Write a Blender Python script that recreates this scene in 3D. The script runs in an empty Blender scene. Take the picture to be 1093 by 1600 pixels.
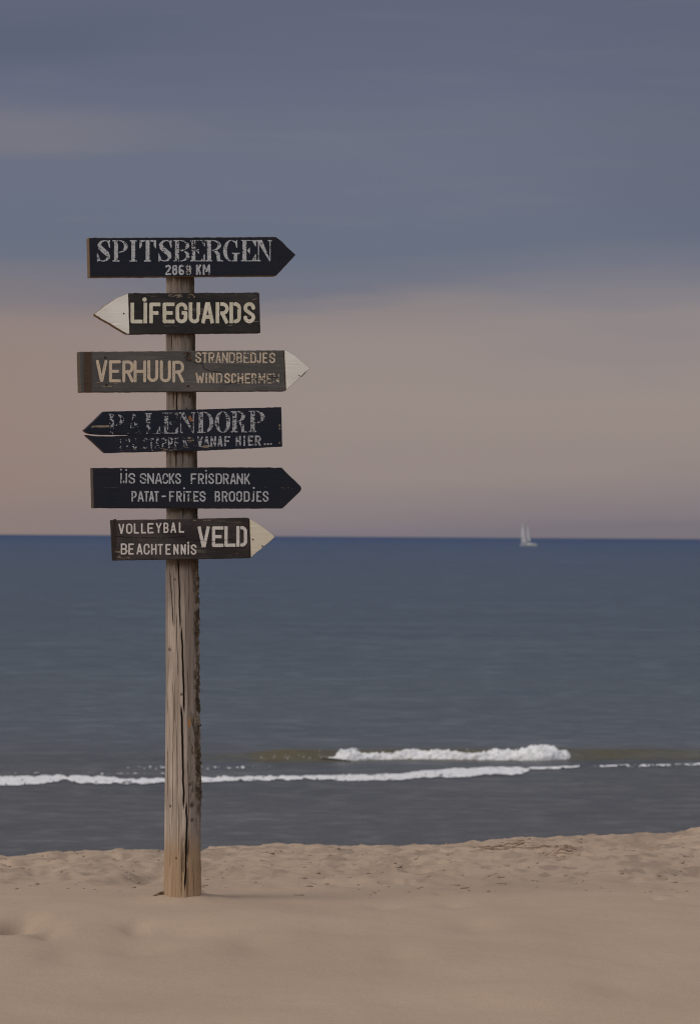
import bpy, bmesh, math, random
import numpy as np
from mathutils import Vector, Matrix

random.seed(7)
S = bpy.context.scene
COL = S.collection
R = math.radians

# ------------------------------------------------------------------ camera
W0, H0, FPX = 1093.0, 1600.0, 85.0 / 36.0 * 1600.0
EYE = Vector((0.0, 0.0, 1.355))
PITCH, ROLL = R(0.584), R(0.367)
fwd = Vector((0, math.cos(PITCH), math.sin(PITCH)))
right0 = Vector((1, 0, 0))
up0 = right0.cross(fwd)
RGT = right0 * math.cos(ROLL) + up0 * math.sin(ROLL)
UPV = -right0 * math.sin(ROLL) + up0 * math.cos(ROLL)
cd = bpy.data.cameras.new('camera')
cam = bpy.data.objects.new('camera', cd)
COL.objects.link(cam)
m = Matrix((RGT, UPV, -fwd)).transposed().to_4x4()
m.translation = EYE
cam.matrix_world = m
cd.sensor_fit = 'VERTICAL'
cd.sensor_height = 36.0
cd.sensor_width = 24.6
cd.lens = 85.0
cd.clip_start, cd.clip_end = 0.1, 90000.0
cd.dof.use_dof = True
cd.dof.focus_distance = 8.95
cd.dof.aperture_fstop = 6.3
S.camera = cam
S.render.resolution_x, S.render.resolution_y = 699, 1024

# ------------------------------------------------------------------ exposure
S.view_settings.view_transform = 'Standard'
S.view_settings.look = 'None'
S.view_settings.exposure = 0.0
S.view_settings.gamma = 1.0
S.render.engine = 'CYCLES'
S.cycles.use_denoising = True
S.cycles.max_bounces = 6
S.cycles.filter_width = 1.1


def lin(r, g, b):
    def f(c):
        c /= 255.0
        return c / 12.92 if c <= 0.04045 else ((c + 0.055) / 1.055) ** 2.4
    return (f(r), f(g), f(b), 1.0)


class NT:
    """small node-tree writer"""
    def __init__(self, tree):
        self.t = tree
        tree.nodes.clear()

    def n(self, kind, **kw):
        nd = self.t.nodes.new(kind)
        for k, v in kw.items():
            setattr(nd, k, v)
        return nd

    def put(self, sock, v):
        if isinstance(v, bpy.types.NodeSocket):
            self.t.links.new(v, sock)
        elif v is not None:
            sock.default_value = v

    def math(self, op, a, b=None, c=None, clamp=False):
        nd = self.n('ShaderNodeMath', operation=op, use_clamp=clamp)
        for i, v in enumerate((a, b, c)):
            if v is not None:
                self.put(nd.inputs[i], v)
        return nd.outputs[0]

    def noise(self, vec, scale, detail=3.0, rough=0.55, dist=0.0):
        nd = self.n('ShaderNodeTexNoise')
        self.put(nd.inputs['Vector'], vec)
        nd.inputs['Scale'].default_value = scale
        nd.inputs['Detail'].default_value = detail
        nd.inputs['Roughness'].default_value = rough
        nd.inputs['Distortion'].default_value = dist
        return nd.outputs['Fac']

    def mapping(self, vec, scale, loc=(0, 0, 0)):
        nd = self.n('ShaderNodeMapping')
        self.put(nd.inputs['Vector'], vec)
        nd.inputs['Scale'].default_value = scale
        nd.inputs['Location'].default_value = loc
        return nd.outputs[0]

    def ramp(self, fac, stops, interp='LINEAR'):
        nd = self.n('ShaderNodeValToRGB')
        cr = nd.color_ramp
        cr.interpolation = interp
        while len(cr.elements) < len(stops):
            cr.elements.new(0.5)
        for e, (p, c) in zip(cr.elements, stops):
            e.position = p
            e.color = c if len(c) == 4 else (*c, 1)
        self.put(nd.inputs[0], fac)
        return nd.outputs[0]

    def step(self, v, a, b):
        nd = self.n('ShaderNodeMapRange', interpolation_type='SMOOTHSTEP')
        self.put(nd.inputs[0], v)
        nd.inputs[1].default_value = a
        nd.inputs[2].default_value = b
        return nd.outputs[0]

    def mix(self, fac, a, b, mode='MIX'):
        nd = self.n('ShaderNodeMix', data_type='RGBA', blend_type=mode)
        self.put(nd.inputs[0], fac)
        self.put(nd.inputs[6], a)
        self.put(nd.inputs[7], b)
        return nd.outputs[2]

    def attr(self, name):
        return self.n('ShaderNodeAttribute', attribute_name=name).outputs['Fac']

    def bump(self, h, strength, dist, normal=None):
        nd = self.n('ShaderNodeBump')
        nd.inputs['Strength'].default_value = strength
        nd.inputs['Distance'].default_value = dist
        self.put(nd.inputs['Height'], h)
        if normal is not None:
            self.put(nd.inputs['Normal'], normal)
        return nd.outputs[0]


# ------------------------------------------------------------------ sky and sun
SUN_EL, SUN_AZ = R(44), R(236)          # azimuth clockwise from +Y: behind the camera, to its left
world = bpy.data.worlds.new('World')
S.world = world
world.use_nodes = True
t = NT(world.node_tree)
sky = t.n('ShaderNodeTexSky', sky_type='NISHITA', sun_disc=False)
sky.sun_elevation = SUN_EL
sky.sun_rotation = SUN_AZ
sky.air_density, sky.dust_density = 1.0, 2.0
bg1 = t.n('ShaderNodeBackground')
t.put(bg1.inputs[0], sky.outputs[0])
bg1.inputs[1].default_value = 0.1
gen = t.n('ShaderNodeTexCoord').outputs['Generated']
sep = t.n('ShaderNodeSeparateXYZ')
t.put(sep.inputs[0], gen)
dx, dy, dz = sep.outputs
# layered cloud: the elevation is bent by long soft noise so that the bank has a ragged rim
n1 = t.noise(t.mapping(gen, (3.0, 3.0, 22.0)), 1.6, 4.0, 0.5)
n2 = t.noise(t.mapping(gen, (9.0, 9.0, 60.0), (4, 1, 2)), 1.0, 3.0, 0.5)
bend = t.math('ADD', t.math('MULTIPLY', t.math('SUBTRACT', n1, 0.5), 0.030),
              t.math('MULTIPLY', t.math('SUBTRACT', n2, 0.5), 0.008))
zz = t.math('ADD', dz, bend)
zz = t.math('SUBTRACT', zz, t.math('MULTIPLY', dx, 0.035))
fa = t.math('MULTIPLY', zz, 4.0, clamp=True)
SKY_STOPS = [(0.000, lin(122, 115, 121)), (0.030, lin(130, 121, 126)), (0.110, lin(148, 135, 131)),
             (0.220, lin(153, 139, 133)), (0.330, lin(149, 136, 132)), (0.386, lin(139, 129, 129)),
             (0.412, lin(113, 114, 127)), (0.480, lin(104, 110, 127)), (0.620, lin(105, 110, 127)),
             (0.740, lin(101, 105, 124)), (0.900, lin(95, 99, 118)), (1.000, lin(91, 95, 114))]
front = t.ramp(fa, SKY_STOPS)
SOFT = [(p, c) for p, c in SKY_STOPS if p < 0.32] + [(0.365, lin(143, 133, 133)), (0.440, lin(113, 115, 129))] + [(p, c) for p, c in SKY_STOPS if p > 0.45]
front = t.mix(t.step(dx, 0.02, 0.09), front, t.ramp(fa, SOFT))
# rose tint to the left low down
rose = t.math('MULTIPLY', t.step(t.math('MULTIPLY', dx, -1.0), 0.0, 0.15), t.step(dz, 0.125, 0.07))
front = t.mix(t.math('MULTIPLY', rose, 0.8), front, lin(147, 127, 119))
# streaks of thinner cloud in the bank
n3 = t.noise(t.mapping(gen, (5.0, 5.0, 26.0), (7, 3, 1)), 1.3, 4.0, 0.5)
front = t.mix(t.math('MULTIPLY', t.step(n3, 0.45, 0.80), 0.25), front, lin(124, 122, 131))
lf = t.step(t.math('MULTIPLY', dx, -1.0), 0.03, 0.13)
pale = t.math('MULTIPLY', t.step(zz, 0.153, 0.165), t.step(zz, 0.184, 0.172))
front = t.mix(t.math('MULTIPLY', pale, t.math('ADD', t.math('MULTIPLY', lf, 0.75), 0.10)), front, lin(118, 117, 127))
dim = t.math('MULTIPLY', t.step(zz, 0.187, 0.200), t.step(zz, 0.222, 0.208))
front = t.mix(t.math('MULTIPLY', dim, t.math('ADD', t.math('MULTIPLY', lf, 0.55), 0.15)), front, lin(88, 94, 114))
low = t.math('MULTIPLY', t.step(zz, 0.112, 0.120), t.step(zz, 0.142, 0.130))
front = t.mix(t.math('MULTIPLY', low, 0.45), front, lin(101, 109, 126))
front = t.mix(t.math('MULTIPLY', t.math('MULTIPLY', t.step(dx, 0.04, 0.16), t.step(dz, 0.09, 0.15)), 0.45), front, lin(91, 95, 113))
n5 = t.noise(t.mapping(gen, (14.0, 14.0, 150.0), (3, 9, 1)), 1.0, 4.0, 0.55)
front = t.mix(t.math('MULTIPLY', t.step(n5, 0.52, 0.70), 0.05), front, lin(140, 133, 137))
# overhead and behind: brighter broken overcast
n4 = t.noise(t.mapping(gen, (2.0, 2.0, 3.0)), 1.5, 5.0, 0.55)
over = t.ramp(n4, [(0.3, (0.40, 0.41, 0.46)), (0.7, (0.84, 0.80, 0.76))])
behind = t.step(t.math('SUBTRACT', t.math('MULTIPLY', dz, 0.75), dy), -0.35, 0.35)
cloud = t.mix(behind, front, over)
bg2 = t.n('ShaderNodeBackground')
t.put(bg2.inputs[0], cloud)
bg2.inputs[1].default_value = 1.0
ms = t.n('ShaderNodeMixShader')
ms.inputs[0].default_value = 0.96
t.t.links.new(bg1.outputs[0], ms.inputs[1])
t.t.links.new(bg2.outputs[0], ms.inputs[2])
out = t.n('ShaderNodeOutputWorld')
t.t.links.new(ms.outputs[0], out.inputs[0])

sl = bpy.data.lights.new('sun', 'SUN')
sl.energy = 1.35
sl.angle = R(24)
sl.color = (1.0, 0.90, 0.78)
sun = bpy.data.objects.new('sun', sl)
COL.objects.link(sun)
sd = Vector((math.sin(SUN_AZ) * math.cos(SUN_EL), math.cos(SUN_AZ) * math.cos(SUN_EL), math.sin(SUN_EL)))
sun.rotation_euler = sd.to_track_quat('Z', 'Y').to_euler()
sun.location = (-6, -8, 12)

# ------------------------------------------------------------------ helpers
RG, UG, FG, EG = (np.array(v) for v in (RGT, UPV, fwd, EYE))


def rays(px, py):
    """directions of the sight lines through measured photo points"""
    px = np.asarray(px, float)[..., None]
    py = np.asarray(py, float)[..., None]
    return FG * FPX + RG * (px - W0 / 2) - UG * (py - H0 / 2)


def on_plane(px, py, p0, n):
    d = rays(px, py)
    n = np.asarray(n, float)
    k = ((np.asarray(p0, float) - EG) @ n) / (d @ n)
    return EG + d * k[..., None]


def hashn(ix, iy, iz, seed):
    h = (ix.astype(np.int64) * 374761393 + iy.astype(np.int64) * 668265263 + iz.astype(np.int64) * 2147483647 + seed * 1274126177) & 0xffffffff
    h = ((h ^ (h >> 13)) * 1274126177) & 0xffffffff
    h = ((h ^ (h >> 16)) * 2246822519) & 0xffffffff
    return ((h ^ (h >> 15)) & 0xffffff) / float(0xffffff)


def vnoise(x, y, z=None, seed=0):
    x = np.asarray(x, float)
    y = np.asarray(y, float)
    x, y = np.broadcast_arrays(x, y)
    z = np.zeros_like(x) if z is None else np.broadcast_to(np.asarray(z, float), x.shape)
    fx, fy, fz = np.floor(x), np.floor(y), np.floor(z)
    ux, uy, uz = x - fx, y - fy, z - fz
    ux, uy, uz = (u * u * (3 - 2 * u) for u in (ux, uy, uz))
    o = 0
    for a in (0, 1):
        for b in (0, 1):
            for c in (0, 1):
                wgt = (ux if a else 1 - ux) * (uy if b else 1 - uy) * (uz if c else 1 - uz)
                o = o + wgt * hashn(fx + a, fy + b, fz + c, seed)
    return o


def fbm(x, y, z=None, seed=0, octv=4, gain=0.5):
    o, a, s = 0, 1.0, 0
    f = 1.0
    for k in range(octv):
        o = o + a * vnoise(np.asarray(x) * f, np.asarray(y) * f, None if z is None else np.asarray(z) * f, seed + 17 * k)
        s += a
        a *= gain
        f *= 2.03
    return o / s


def sstep(a, b, v):
    u = np.clip((v - a) / (b - a), 0, 1)
    return u * u * (3 - 2 * u)


def link(name, me, parent=None, mat=None):
    o = bpy.data.objects.new(name, me)
    COL.objects.link(o)
    if parent is not None:
        o.parent = parent
    if mat is not None:
        for mm in (mat if isinstance(mat, (list, tuple)) else [mat]):
            me.materials.append(mm)
    return o


def np_mesh(name, V, F, smooth=False):
    me = bpy.data.meshes.new(name)
    V = np.asarray(V, np.float32)
    F = np.asarray(F, np.int32)
    k = F.shape[1]
    me.vertices.add(len(V))
    me.vertices.foreach_set('co', V.ravel())
    me.loops.add(F.size)
    me.loops.foreach_set('vertex_index', F.ravel())
    me.polygons.add(len(F))
    me.polygons.foreach_set('loop_start', np.arange(0, F.size, k, dtype=np.int32))
    me.polygons.foreach_set('loop_total', np.full(len(F), k, np.int32))
    me.update(calc_edges=True)
    me.validate()
    if smooth:
        me.polygons.foreach_set('use_smooth', np.ones(len(F), bool))
    return me


def grid_faces(ny, nx, wrap=False):
    i, j = np.meshgrid(np.arange(ny - 1), np.arange(nx if wrap else nx - 1), indexing='ij')
    j2 = (j + 1) % nx
    return np.stack([i * nx + j, i * nx + j2, (i + 1) * nx + j2, (i + 1) * nx + j], -1).reshape(-1, 4)


def set_attr(me, name, vals):
    a = me.attributes.new(name, 'FLOAT', 'POINT')
    a.data.foreach_set('value', np.asarray(vals, np.float32).ravel())


def tag(o, label, cat=None, group=None, kind=None):
    if label:
        o['label'] = label
    if cat:
        o['category'] = cat
    if group:
        o['group'] = group
    if kind:
        o['kind'] = kind
    return o


def material(name):
    mt = bpy.data.materials.new(name)
    mt.use_nodes = True
    t = NT(mt.node_tree)
    b = t.n('ShaderNodeBsdfPrincipled')
    o = t.n('ShaderNodeOutputMaterial')
    t.t.links.new(b.outputs[0], o.inputs[0])
    return mt, t, b


# ------------------------------------------------------------------ materials
def mat_sand():
    mt, t, b = material('beach_sand')
    co = t.n('ShaderNodeTexCoord').outputs['Object']
    big = t.noise(co, 1.1, 4, 0.55)
    fine = t.noise(co, 220.0, 2, 0.6)
    mid = t.noise(t.mapping(co, (1, 1, 1), (3, 7, 0)), 14.0, 4, 0.6)
    c = t.ramp(big, [(0.3, (0.400, 0.304, 0.232)), (0.7, (0.452, 0.346, 0.266))])
    c = t.mix(t.step(fine, 0.35, 0.7), t.mix(0.22, c, (0.12, 0.09, 0.07, 1)), c)
    c = t.mix(t.math('MULTIPLY', t.step(mid, 0.56, 0.72), t.math('ADD', t.math('MULTIPLY', t.attr('belt'), 0.28), 0.07)), c, (0.22, 0.155, 0.105, 1))
    wet_mottle = t.attr('wet_mottle')
    c = t.mix(wet_mottle, c, (0.13, 0.105, 0.085, 1))
    t.put(b.inputs['Base Color'], c)
    t.put(b.inputs['Roughness'], 0.95)
    b.inputs['Specular IOR Level'].default_value = 0.15
    bb = t.bump(mid, 0.22, 0.02)
    t.put(b.inputs['Normal'], t.bump(fine, 0.25, 0.002, bb))
    return mt


def mat_sea():
    mt, t, b = material('sea_water')
    co = t.n('ShaderNodeTexCoord').outputs['Object']
    sp = t.n('ShaderNodeSeparateXYZ')
    t.put(sp.inputs[0], co)
    ylog = t.math('LOGARITHM', t.math('MAXIMUM', sp.outputs[1], 1.0), 10.0)      # 1.4 near the beach, 4.5 at the horizon
    cv = t.n('ShaderNodeCombineXYZ')
    t.put(cv.inputs[0], t.math('MULTIPLY', t.math('DIVIDE', sp.outputs[0], t.math('MAXIMUM', sp.outputs[1], 1.0)), 5.0))
    t.put(cv.inputs[1], t.math('MULTIPLY', ylog, 34.0))
    streak = t.noise(cv.outputs[0], 1.5, 5, 0.6)
    depth = t.ramp(t.math('MULTIPLY', t.math('SUBTRACT', ylog, 1.4), 0.4),
                   [(0.0, (0.092, 0.094, 0.100)), (0.06, (0.088, 0.093, 0.102)), (0.10, (0.086, 0.107, 0.128)), (0.24, (0.058, 0.090, 0.120)),
                    (0.42, (0.052, 0.081, 0.130)), (0.62, (0.036, 0.071, 0.142)), (0.85, (0.008, 0.042, 0.134))])
    c = t.mix(t.step(streak, 0.50, 0.72), depth, t.mix(1.0, depth, (1.26, 1.24, 1.22, 1), 'MULTIPLY'))
    c = t.mix(t.step(streak, 0.48, 0.30), c, t.mix(1.0, depth, (0.86, 0.88, 0.90, 1), 'MULTIPLY'))
    cw = t.n('ShaderNodeCombineXYZ')
    t.put(cw.inputs[0], t.math('MULTIPLY', t.math('DIVIDE', sp.outputs[0], t.math('MAXIMUM', sp.outputs[1], 1.0)), 60.0))
    t.put(cw.inputs[1], t.math('MULTIPLY', ylog, 230.0))
    rip = t.noise(cw.outputs[0], 1.0, 3, 0.6)
    c = t.mix(t.step(rip, 0.46, 0.66), t.mix(1.0, c, (0.84, 0.85, 0.87, 1), 'MULTIPLY'), t.mix(1.0, c, (1.24, 1.22, 1.19, 1), 'MULTIPLY'))
    c = t.mix(t.attr('silt'), c, (0.096, 0.084, 0.050, 1))
    t.put(b.inputs['Base Color'], c)
    t.put(b.inputs['Roughness'], 0.36)
    b.inputs['IOR'].default_value = 1.33
    b.inputs['Specular IOR Level'].default_value = 0.5
    wv = t.noise(t.mapping(co, (0.6, 2.2, 1.0)), 1.6, 5, 0.6)
    t.put(b.inputs['Normal'], t.bump(wv, 0.6, 0.25))
    return mt


def mat_foam():
    mt, t, b = material('white_foam')
    co = t.n('ShaderNodeTexCoord').outputs['Object']
    f = t.noise(co, 9.0, 5, 0.65)
    t.put(b.inputs['Base Color'], t.ramp(f, [(0.25, (0.50, 0.52, 0.56)), (0.6, (0.77, 0.78, 0.82))]))
    t.put(b.inputs['Roughness'], 0.8)
    t.put(b.inputs['Normal'], t.bump(f, 0.6, 0.03))
    return mt


def mat_post():
    mt, t, b = material('weathered_post_wood')
    co = t.n('ShaderNodeTexCoord').outputs['Object']
    g1 = t.noise(t.mapping(co, (60, 60, 1.6)), 1.0, 5, 0.65)
    g2 = t.noise(t.mapping(co, (240, 240, 5.0), (1, 2, 3)), 1.0, 3, 0.6)
    bl = t.noise(t.mapping(co, (10, 10, 3.0), (5, 0, 1)), 1.0, 4, 0.6)
    c = t.ramp(g1, [(0.28, (0.21, 0.165, 0.135)), (0.5, (0.40, 0.332, 0.280)), (0.72, (0.53, 0.455, 0.395))])
    c = t.mix(t.math('MULTIPLY', t.step(g2, 0.50, 0.68), 0.62), c, (0.15, 0.11, 0.085, 1))
    c = t.mix(t.math('MULTIPLY', t.step(bl, 0.50, 0.66), 0.6), c, (0.250, 0.205, 0.175, 1))
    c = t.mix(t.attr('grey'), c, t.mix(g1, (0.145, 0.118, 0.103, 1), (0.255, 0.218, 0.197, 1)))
    c = t.mix(t.math('MULTIPLY', t.attr('damp'), 0.72), c, t.mix(g1, (0.25, 0.150, 0.075, 1), (0.45, 0.295, 0.165, 1)))
    c = t.mix(t.attr('stain_shade'), c, (0.062, 0.040, 0.025, 1))
    bark = t.attr('bark')
    bn = t.noise(t.mapping(co, (40, 40, 26), (2, 2, 8)), 1.0, 4, 0.65)
    c = t.mix(bark, c, t.ramp(bn, [(0.34, (0.022, 0.016, 0.011)), (0.55, (0.075, 0.056, 0.034)), (0.74, (0.24, 0.19, 0.135))]))
    c = t.mix(t.attr('rust'), c, (0.42, 0.175, 0.025, 1))
    c = t.mix(t.attr('crack'), c, (0.020, 0.014, 0.010, 1))
    t.put(b.inputs['Base Color'], c)
    t.put(b.inputs['Roughness'], 0.9)
    b.inputs['Specular IOR Level'].default_value = 0.2
    bb = t.bump(g1, 0.5, 0.004)
    t.put(b.inputs['Normal'], t.bump(g2, 0.5, 0.0015, bb))
    return mt


def mat_board(name, paint, paint2, wood, wear=0.60, rough=0.55, seed=0.0, edge=(0.10, 0.075, 0.05)):
    """painted plank: two tones of paint, grain lines, worn streaks; end grain and rim by attribute"""
    mt, t, b = material(name)
    co = t.n('ShaderNodeTexCoord').outputs['Object']
    co = t.mapping(co, (1, 1, 1), (seed, seed * 0.7, seed * 0.3))
    tone = t.noise(t.mapping(co, (5, 5, 11)), 1.0, 4, 0.6)
    grain = t.noise(t.mapping(co, (5, 40, 170)), 1.0, 5, 0.65, 0.3)
    worn = t.noise(t.mapping(co, (9, 30, 75), (2, 1, 5)), 1.0, 5, 0.7)
    patchy = t.noise(t.mapping(co, (7, 7, 13), (9, 3, 2)), 1.0, 3, 0.5)
    c = t.mix(t.step(tone, 0.36, 0.66), (*paint, 1), (*paint2, 1))
    c = t.mix(t.math('MULTIPLY', t.step(grain, 0.55, 0.75), 0.55), c, tuple(v * 0.45 for v in paint) + (1,))
    c = t.mix(t.math('MULTIPLY', t.step(grain, 0.42, 0.28), 0.5), c, tuple(v * 2.1 for v in paint2) + (1,))
    k = t.math('MULTIPLY', t.step(t.math('ADD', worn, t.math('MULTIPLY', t.math('SUBTRACT', patchy, 0.5), 0.5)), wear, wear + 0.10), 0.85)
    wc = t.mix(grain, tuple(v * 0.5 for v in wood) + (1,), (*wood, 1))
    c = t.mix(k, c, wc)
    c = t.mix(t.attr('rim'), c, t.mix(grain, (*[v * 0.55 for v in edge], 1), (*edge, 1)))
    t.put(b.inputs['Base Color'], c)
    t.put(b.inputs['Roughness'], rough)
    b.inputs['Specular IOR Level'].default_value = 0.22
    h = t.math('ADD', t.math('MULTIPLY', grain, 0.6), t.math('MULTIPLY', k, -0.5))
    t.put(b.inputs['Normal'], t.bump(h, 0.5, 0.002))
    return mt


def mat_flat(name, c1, c2, scale=60.0, rough=0.7, stretch=(1, 1, 1), bump=0.2, spec=0.3):
    mt, t, b = material(name)
    co = t.n('ShaderNodeTexCoord').outputs['Object']
    f = t.noise(t.mapping(co, stretch), scale, 4, 0.6)
    t.put(b.inputs['Base Color'], t.ramp(f, [(0.3, c1), (0.7, c2)]))
    t.put(b.inputs['Roughness'], rough)
    b.inputs['Specular IOR Level'].default_value = spec
    t.put(b.inputs['Normal'], t.bump(f, bump, 0.002))
    return mt


M_SAND, M_SEA, M_FOAM, M_POST = mat_sand(), mat_sea(), mat_foam(), mat_post()
M_WHITE = mat_board('white_tip_paint', (0.69, 0.675, 0.635), (0.78, 0.765, 0.735), (0.36, 0.29, 0.21), 0.72, 0.6, 2.0, (0.27, 0.17, 0.085))
M_CREAM = mat_board('cream_tip_paint', (0.60, 0.55, 0.44), (0.66, 0.61, 0.50), (0.34, 0.27, 0.19), 0.70, 0.6, 4.0, (0.27, 0.18, 0.10))
M_NAIL = mat_flat('rusty_nail', (0.010, 0.007, 0.006), (0.035, 0.02, 0.014), 400, 0.6)
M_CRACK = mat_flat('dark_crack', (0.006, 0.005, 0.004), (0.02, 0.014, 0.01), 300, 0.9)
M_BARE = mat_flat('bare_brown_wood', (0.042, 0.027, 0.019), (0.088, 0.058, 0.040), 1.0, 0.85, (30, 60, 260), 0.4)
M_TAN = mat_flat('bare_tan_wood', (0.13, 0.098, 0.070), (0.31, 0.25, 0.19), 1.0, 0.85, (30, 60, 260), 0.4)
L_GREY = mat_flat('grey_white_letter_paint', (0.31, 0.33, 0.37), (0.53, 0.55, 0.585), 1.0, 0.7, (60, 60, 90))
L_CREAM = mat_flat('cream_letter_paint', (0.52, 0.49, 0.37), (0.70, 0.67, 0.58), 1.0, 0.7, (22, 22, 14))
L_SAND = mat_flat('sand_letter_paint', (0.44, 0.40, 0.33), (0.62, 0.49, 0.36), 1.0, 0.7, (34, 30, 14))
L_BLUE = mat_flat('faded_letter_paint', (0.25, 0.26, 0.30), (0.44, 0.45, 0.48), 1.0, 0.7, (70, 70, 130))
L_PINK = mat_flat('warm_white_letter_paint', (0.56, 0.53, 0.50), (0.68, 0.64, 0.62), 1.0, 0.7, (30, 30, 40))

# ------------------------------------------------------------------ sand
SEA_Z = EYE.z - 3.5


def axis_spacing(parts):
    o = []
    for a, b, st in parts:
        n = max(1, int(round((b - a) / st)))
        o.append(np.linspace(a, b, n, endpoint=False))
    o.append(np.array([parts[-1][1]]))
    return np.concatenate(o)


def pit(X, Y, px, py, rx, ry, depth, z0=0.0):
    p = on_plane(px, py, (0, 0, z0), (0, 0, 1))
    return -depth * np.exp(-((X - p[0]) / rx) ** 2 - ((Y - p[1]) / ry) ** 2)


def sand_height(X, Y):
    Xc = np.clip(X, -5, 5)
    s = 0.1272 - 0.00305 * Xc + 0.0010 * np.sin(X * 2.3 + 0.6) + 0.0006 * np.sin(X * 5.1)
    zc = EYE.z - 14.0 * s
    u = np.clip((Y - 8.7) / 5.3, 0, 1)
    z = zc * (0.55 * u + 0.45 * u * u)
    # beyond the crest the beach face drops to the water
    dn = np.maximum(Y - 14.0, 0)
    z = z - np.where(dn < 1.2, 0.155 * dn + 0.035 * dn * dn, 0.155 * 1.2 + 0.035 * 1.44 + 0.225 * (dn - 1.2))
    z = np.maximum(z, SEA_Z - 1.2)
    # relief: trampled belt near the crest, smoother undulation towards the camera
    belt = sstep(9.3, 10.6, Y) * (1 - sstep(15.5, 17, Y))
    n1 = fbm(X * 5.5, Y * 3.4, seed=3, octv=4, gain=0.55) - 0.5
    n2 = fbm(X * 13, Y * 8, seed=9, octv=3) - 0.5
    pits = np.clip(fbm(X * 4.6, Y * 2.6, seed=21, octv=2) - 0.56, 0, 1)
    z = z + belt * (0.034 * n1 + 0.034 * n2 - 0.16 * pits)
    soft = 1 - sstep(9.0, 10.2, Y)
    m1 = fbm(X * 1.5, Y * 1.5, seed=31, octv=3) - 0.5
    m2 = fbm(X * 5.0, Y * 4.0, seed=35, octv=3) - 0.5
    z = z + soft * (0.055 * m1 + 0.006 * m2) * sstep(0.5, 3.0, Y)
    for (a, b_, rx, ry, dp) in ((32, 1442, 0.060, 0.20, 0.085), (78, 1456, 0.05, 0.16, 0.045), (215, 1475, 0.16, 0.20, 0.045),
                                (105, 1487, 0.09, 0.20, 0.030), (300, 1452, 0.18, 0.20, 0.030), (400, 1478, 0.09, 0.22, 0.024),
                                (212, 1446, 0.045, 0.12, 0.025), (705, 1403, 0.05, 0.09, 0.022), (1058, 1386, 0.025, 0.06, 0.03),
                                (690, 1380, 0.025, 0.05, 0.02), (1025, 1394, 0.02, 0.05, 0.02), (600, 1405, 0.06, 0.06, 0.015),
                                (740, 1440, 0.08, 0.2, 0.02), (960, 1540, 0.09, 0.2, 0.02), (620, 1490, 0.08, 0.16, 0.02)):
        z = z + pit(X, Y, a, b_, rx, ry, dp)
    # drift piled against the foot of the post
    ax, ay = -0.625, 9.06
    rr = np.hypot(X - ax, Y - ay)
    z = z + 0.010 * np.exp(-(rr / 0.13) ** 2) * (1 + 0.6 * np.sin(7 * np.arctan2(Y - ay, X - ax)))
    flat = np.exp(-(rr / 0.16) ** 4)
    return z * (1 - flat) + flat * (0.004 + 0.022 * np.exp(-(rr / 0.10) ** 2) * (0.35 + fbm(X * 22, Y * 14, seed=91)) + 0.010 * (fbm(X * 30, Y * 18, seed=93) - 0.5))


xs = axis_spacing([(-900, -60, 60), (-60, -8, 2.5), (-8, -2.9, 0.2), (-2.9, 2.9, 0.017), (2.9, 8, 0.2), (8, 60, 2.5), (60, 900, 60)])
ys = axis_spacing([(-900, -40, 50), (-40, 0, 2.0), (0, 5.8, 0.12), (5.8, 9.3, 0.02), (9.3, 15.4, 0.022), (15.4, 30, 0.25), (30, 60, 2)])
X, Y = np.meshgrid(xs, ys)
Z = sand_height(X, Y)
me = np_mesh('sand', np.stack([X, Y, Z], -1).reshape(-1, 3), grid_faces(len(ys), len(xs)), True)
mott = sstep(9.6, 11.0, Y) * sstep(0.50, 0.68, fbm(X * 8.0, Y * 2.4, seed=81, octv=4, gain=0.6)) * 0.34  # random darker mottles over the trampled belt
mott = np.maximum(mott, sstep(0.60, 0.72, fbm(X * 16, Y * 5, seed=85, octv=3)) * sstep(9.4, 10.4, Y) * 0.40)
set_attr(me, 'belt', sstep(9.0, 10.5, Y))
set_attr(me, 'wet_mottle', np.maximum(sstep(16.0, 21.0, Y), mott))
tag(link('sand', me, None, M_SAND), 'pale brown trampled beach sand sloping up from the water', 'sand', kind='structure')

# ------------------------------------------------------------------ sea
def sea_height(X, Y):
    near = 1 - sstep(55, 110, Y)
    z = near * (0.020 * (fbm(X * 0.8, Y * 1.7, seed=41, octv=4) - 0.5) * sstep(30, 36, Y) + 0.005 * (fbm(X * 0.9, Y * 2.5, seed=45, octv=3) - 0.5))
    h = wave_h(X)
    yc = wave_y(X)
    d = Y - yc
    prof = np.where(d < 0, np.exp(-(d / 0.22) ** 2), np.exp(-(d / 0.95) ** 2))
    z = z + h * prof
    for (y0, hh, ph) in ((46, 0.05, 0.0), (55, 0.06, 1.0), (70, 0.06, 2.0), (88, 0.06, 3.0)):
        yy = y0 + 1.2 * np.sin(X * 0.25 + ph) + 0.5 * np.sin(X * 0.9 + ph * 2)
        z = z + hh * np.exp(-((Y - yy) / 1.1) ** 2) * (0.3 + 0.7 * vnoise(X * 0.3, X * 0 + ph, seed=61))
    return SEA_Z + z


def wave_y(X):
    return 38.15 + 0.10 * X + 0.10 * np.sin(X * 1.7)


def wave_h(X):
    return np.interp(X, [-9, -3.2, -1.45, -1.0, -0.5, 0.0, 2.6, 3.2, 3.6, 4.6, 6.5, 9], [0.0, 0.02, 0.11, 0.16, 0.15, 0.13, 0.15, 0.18, 0.15, 0.13, 0.105, 0.05])


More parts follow.
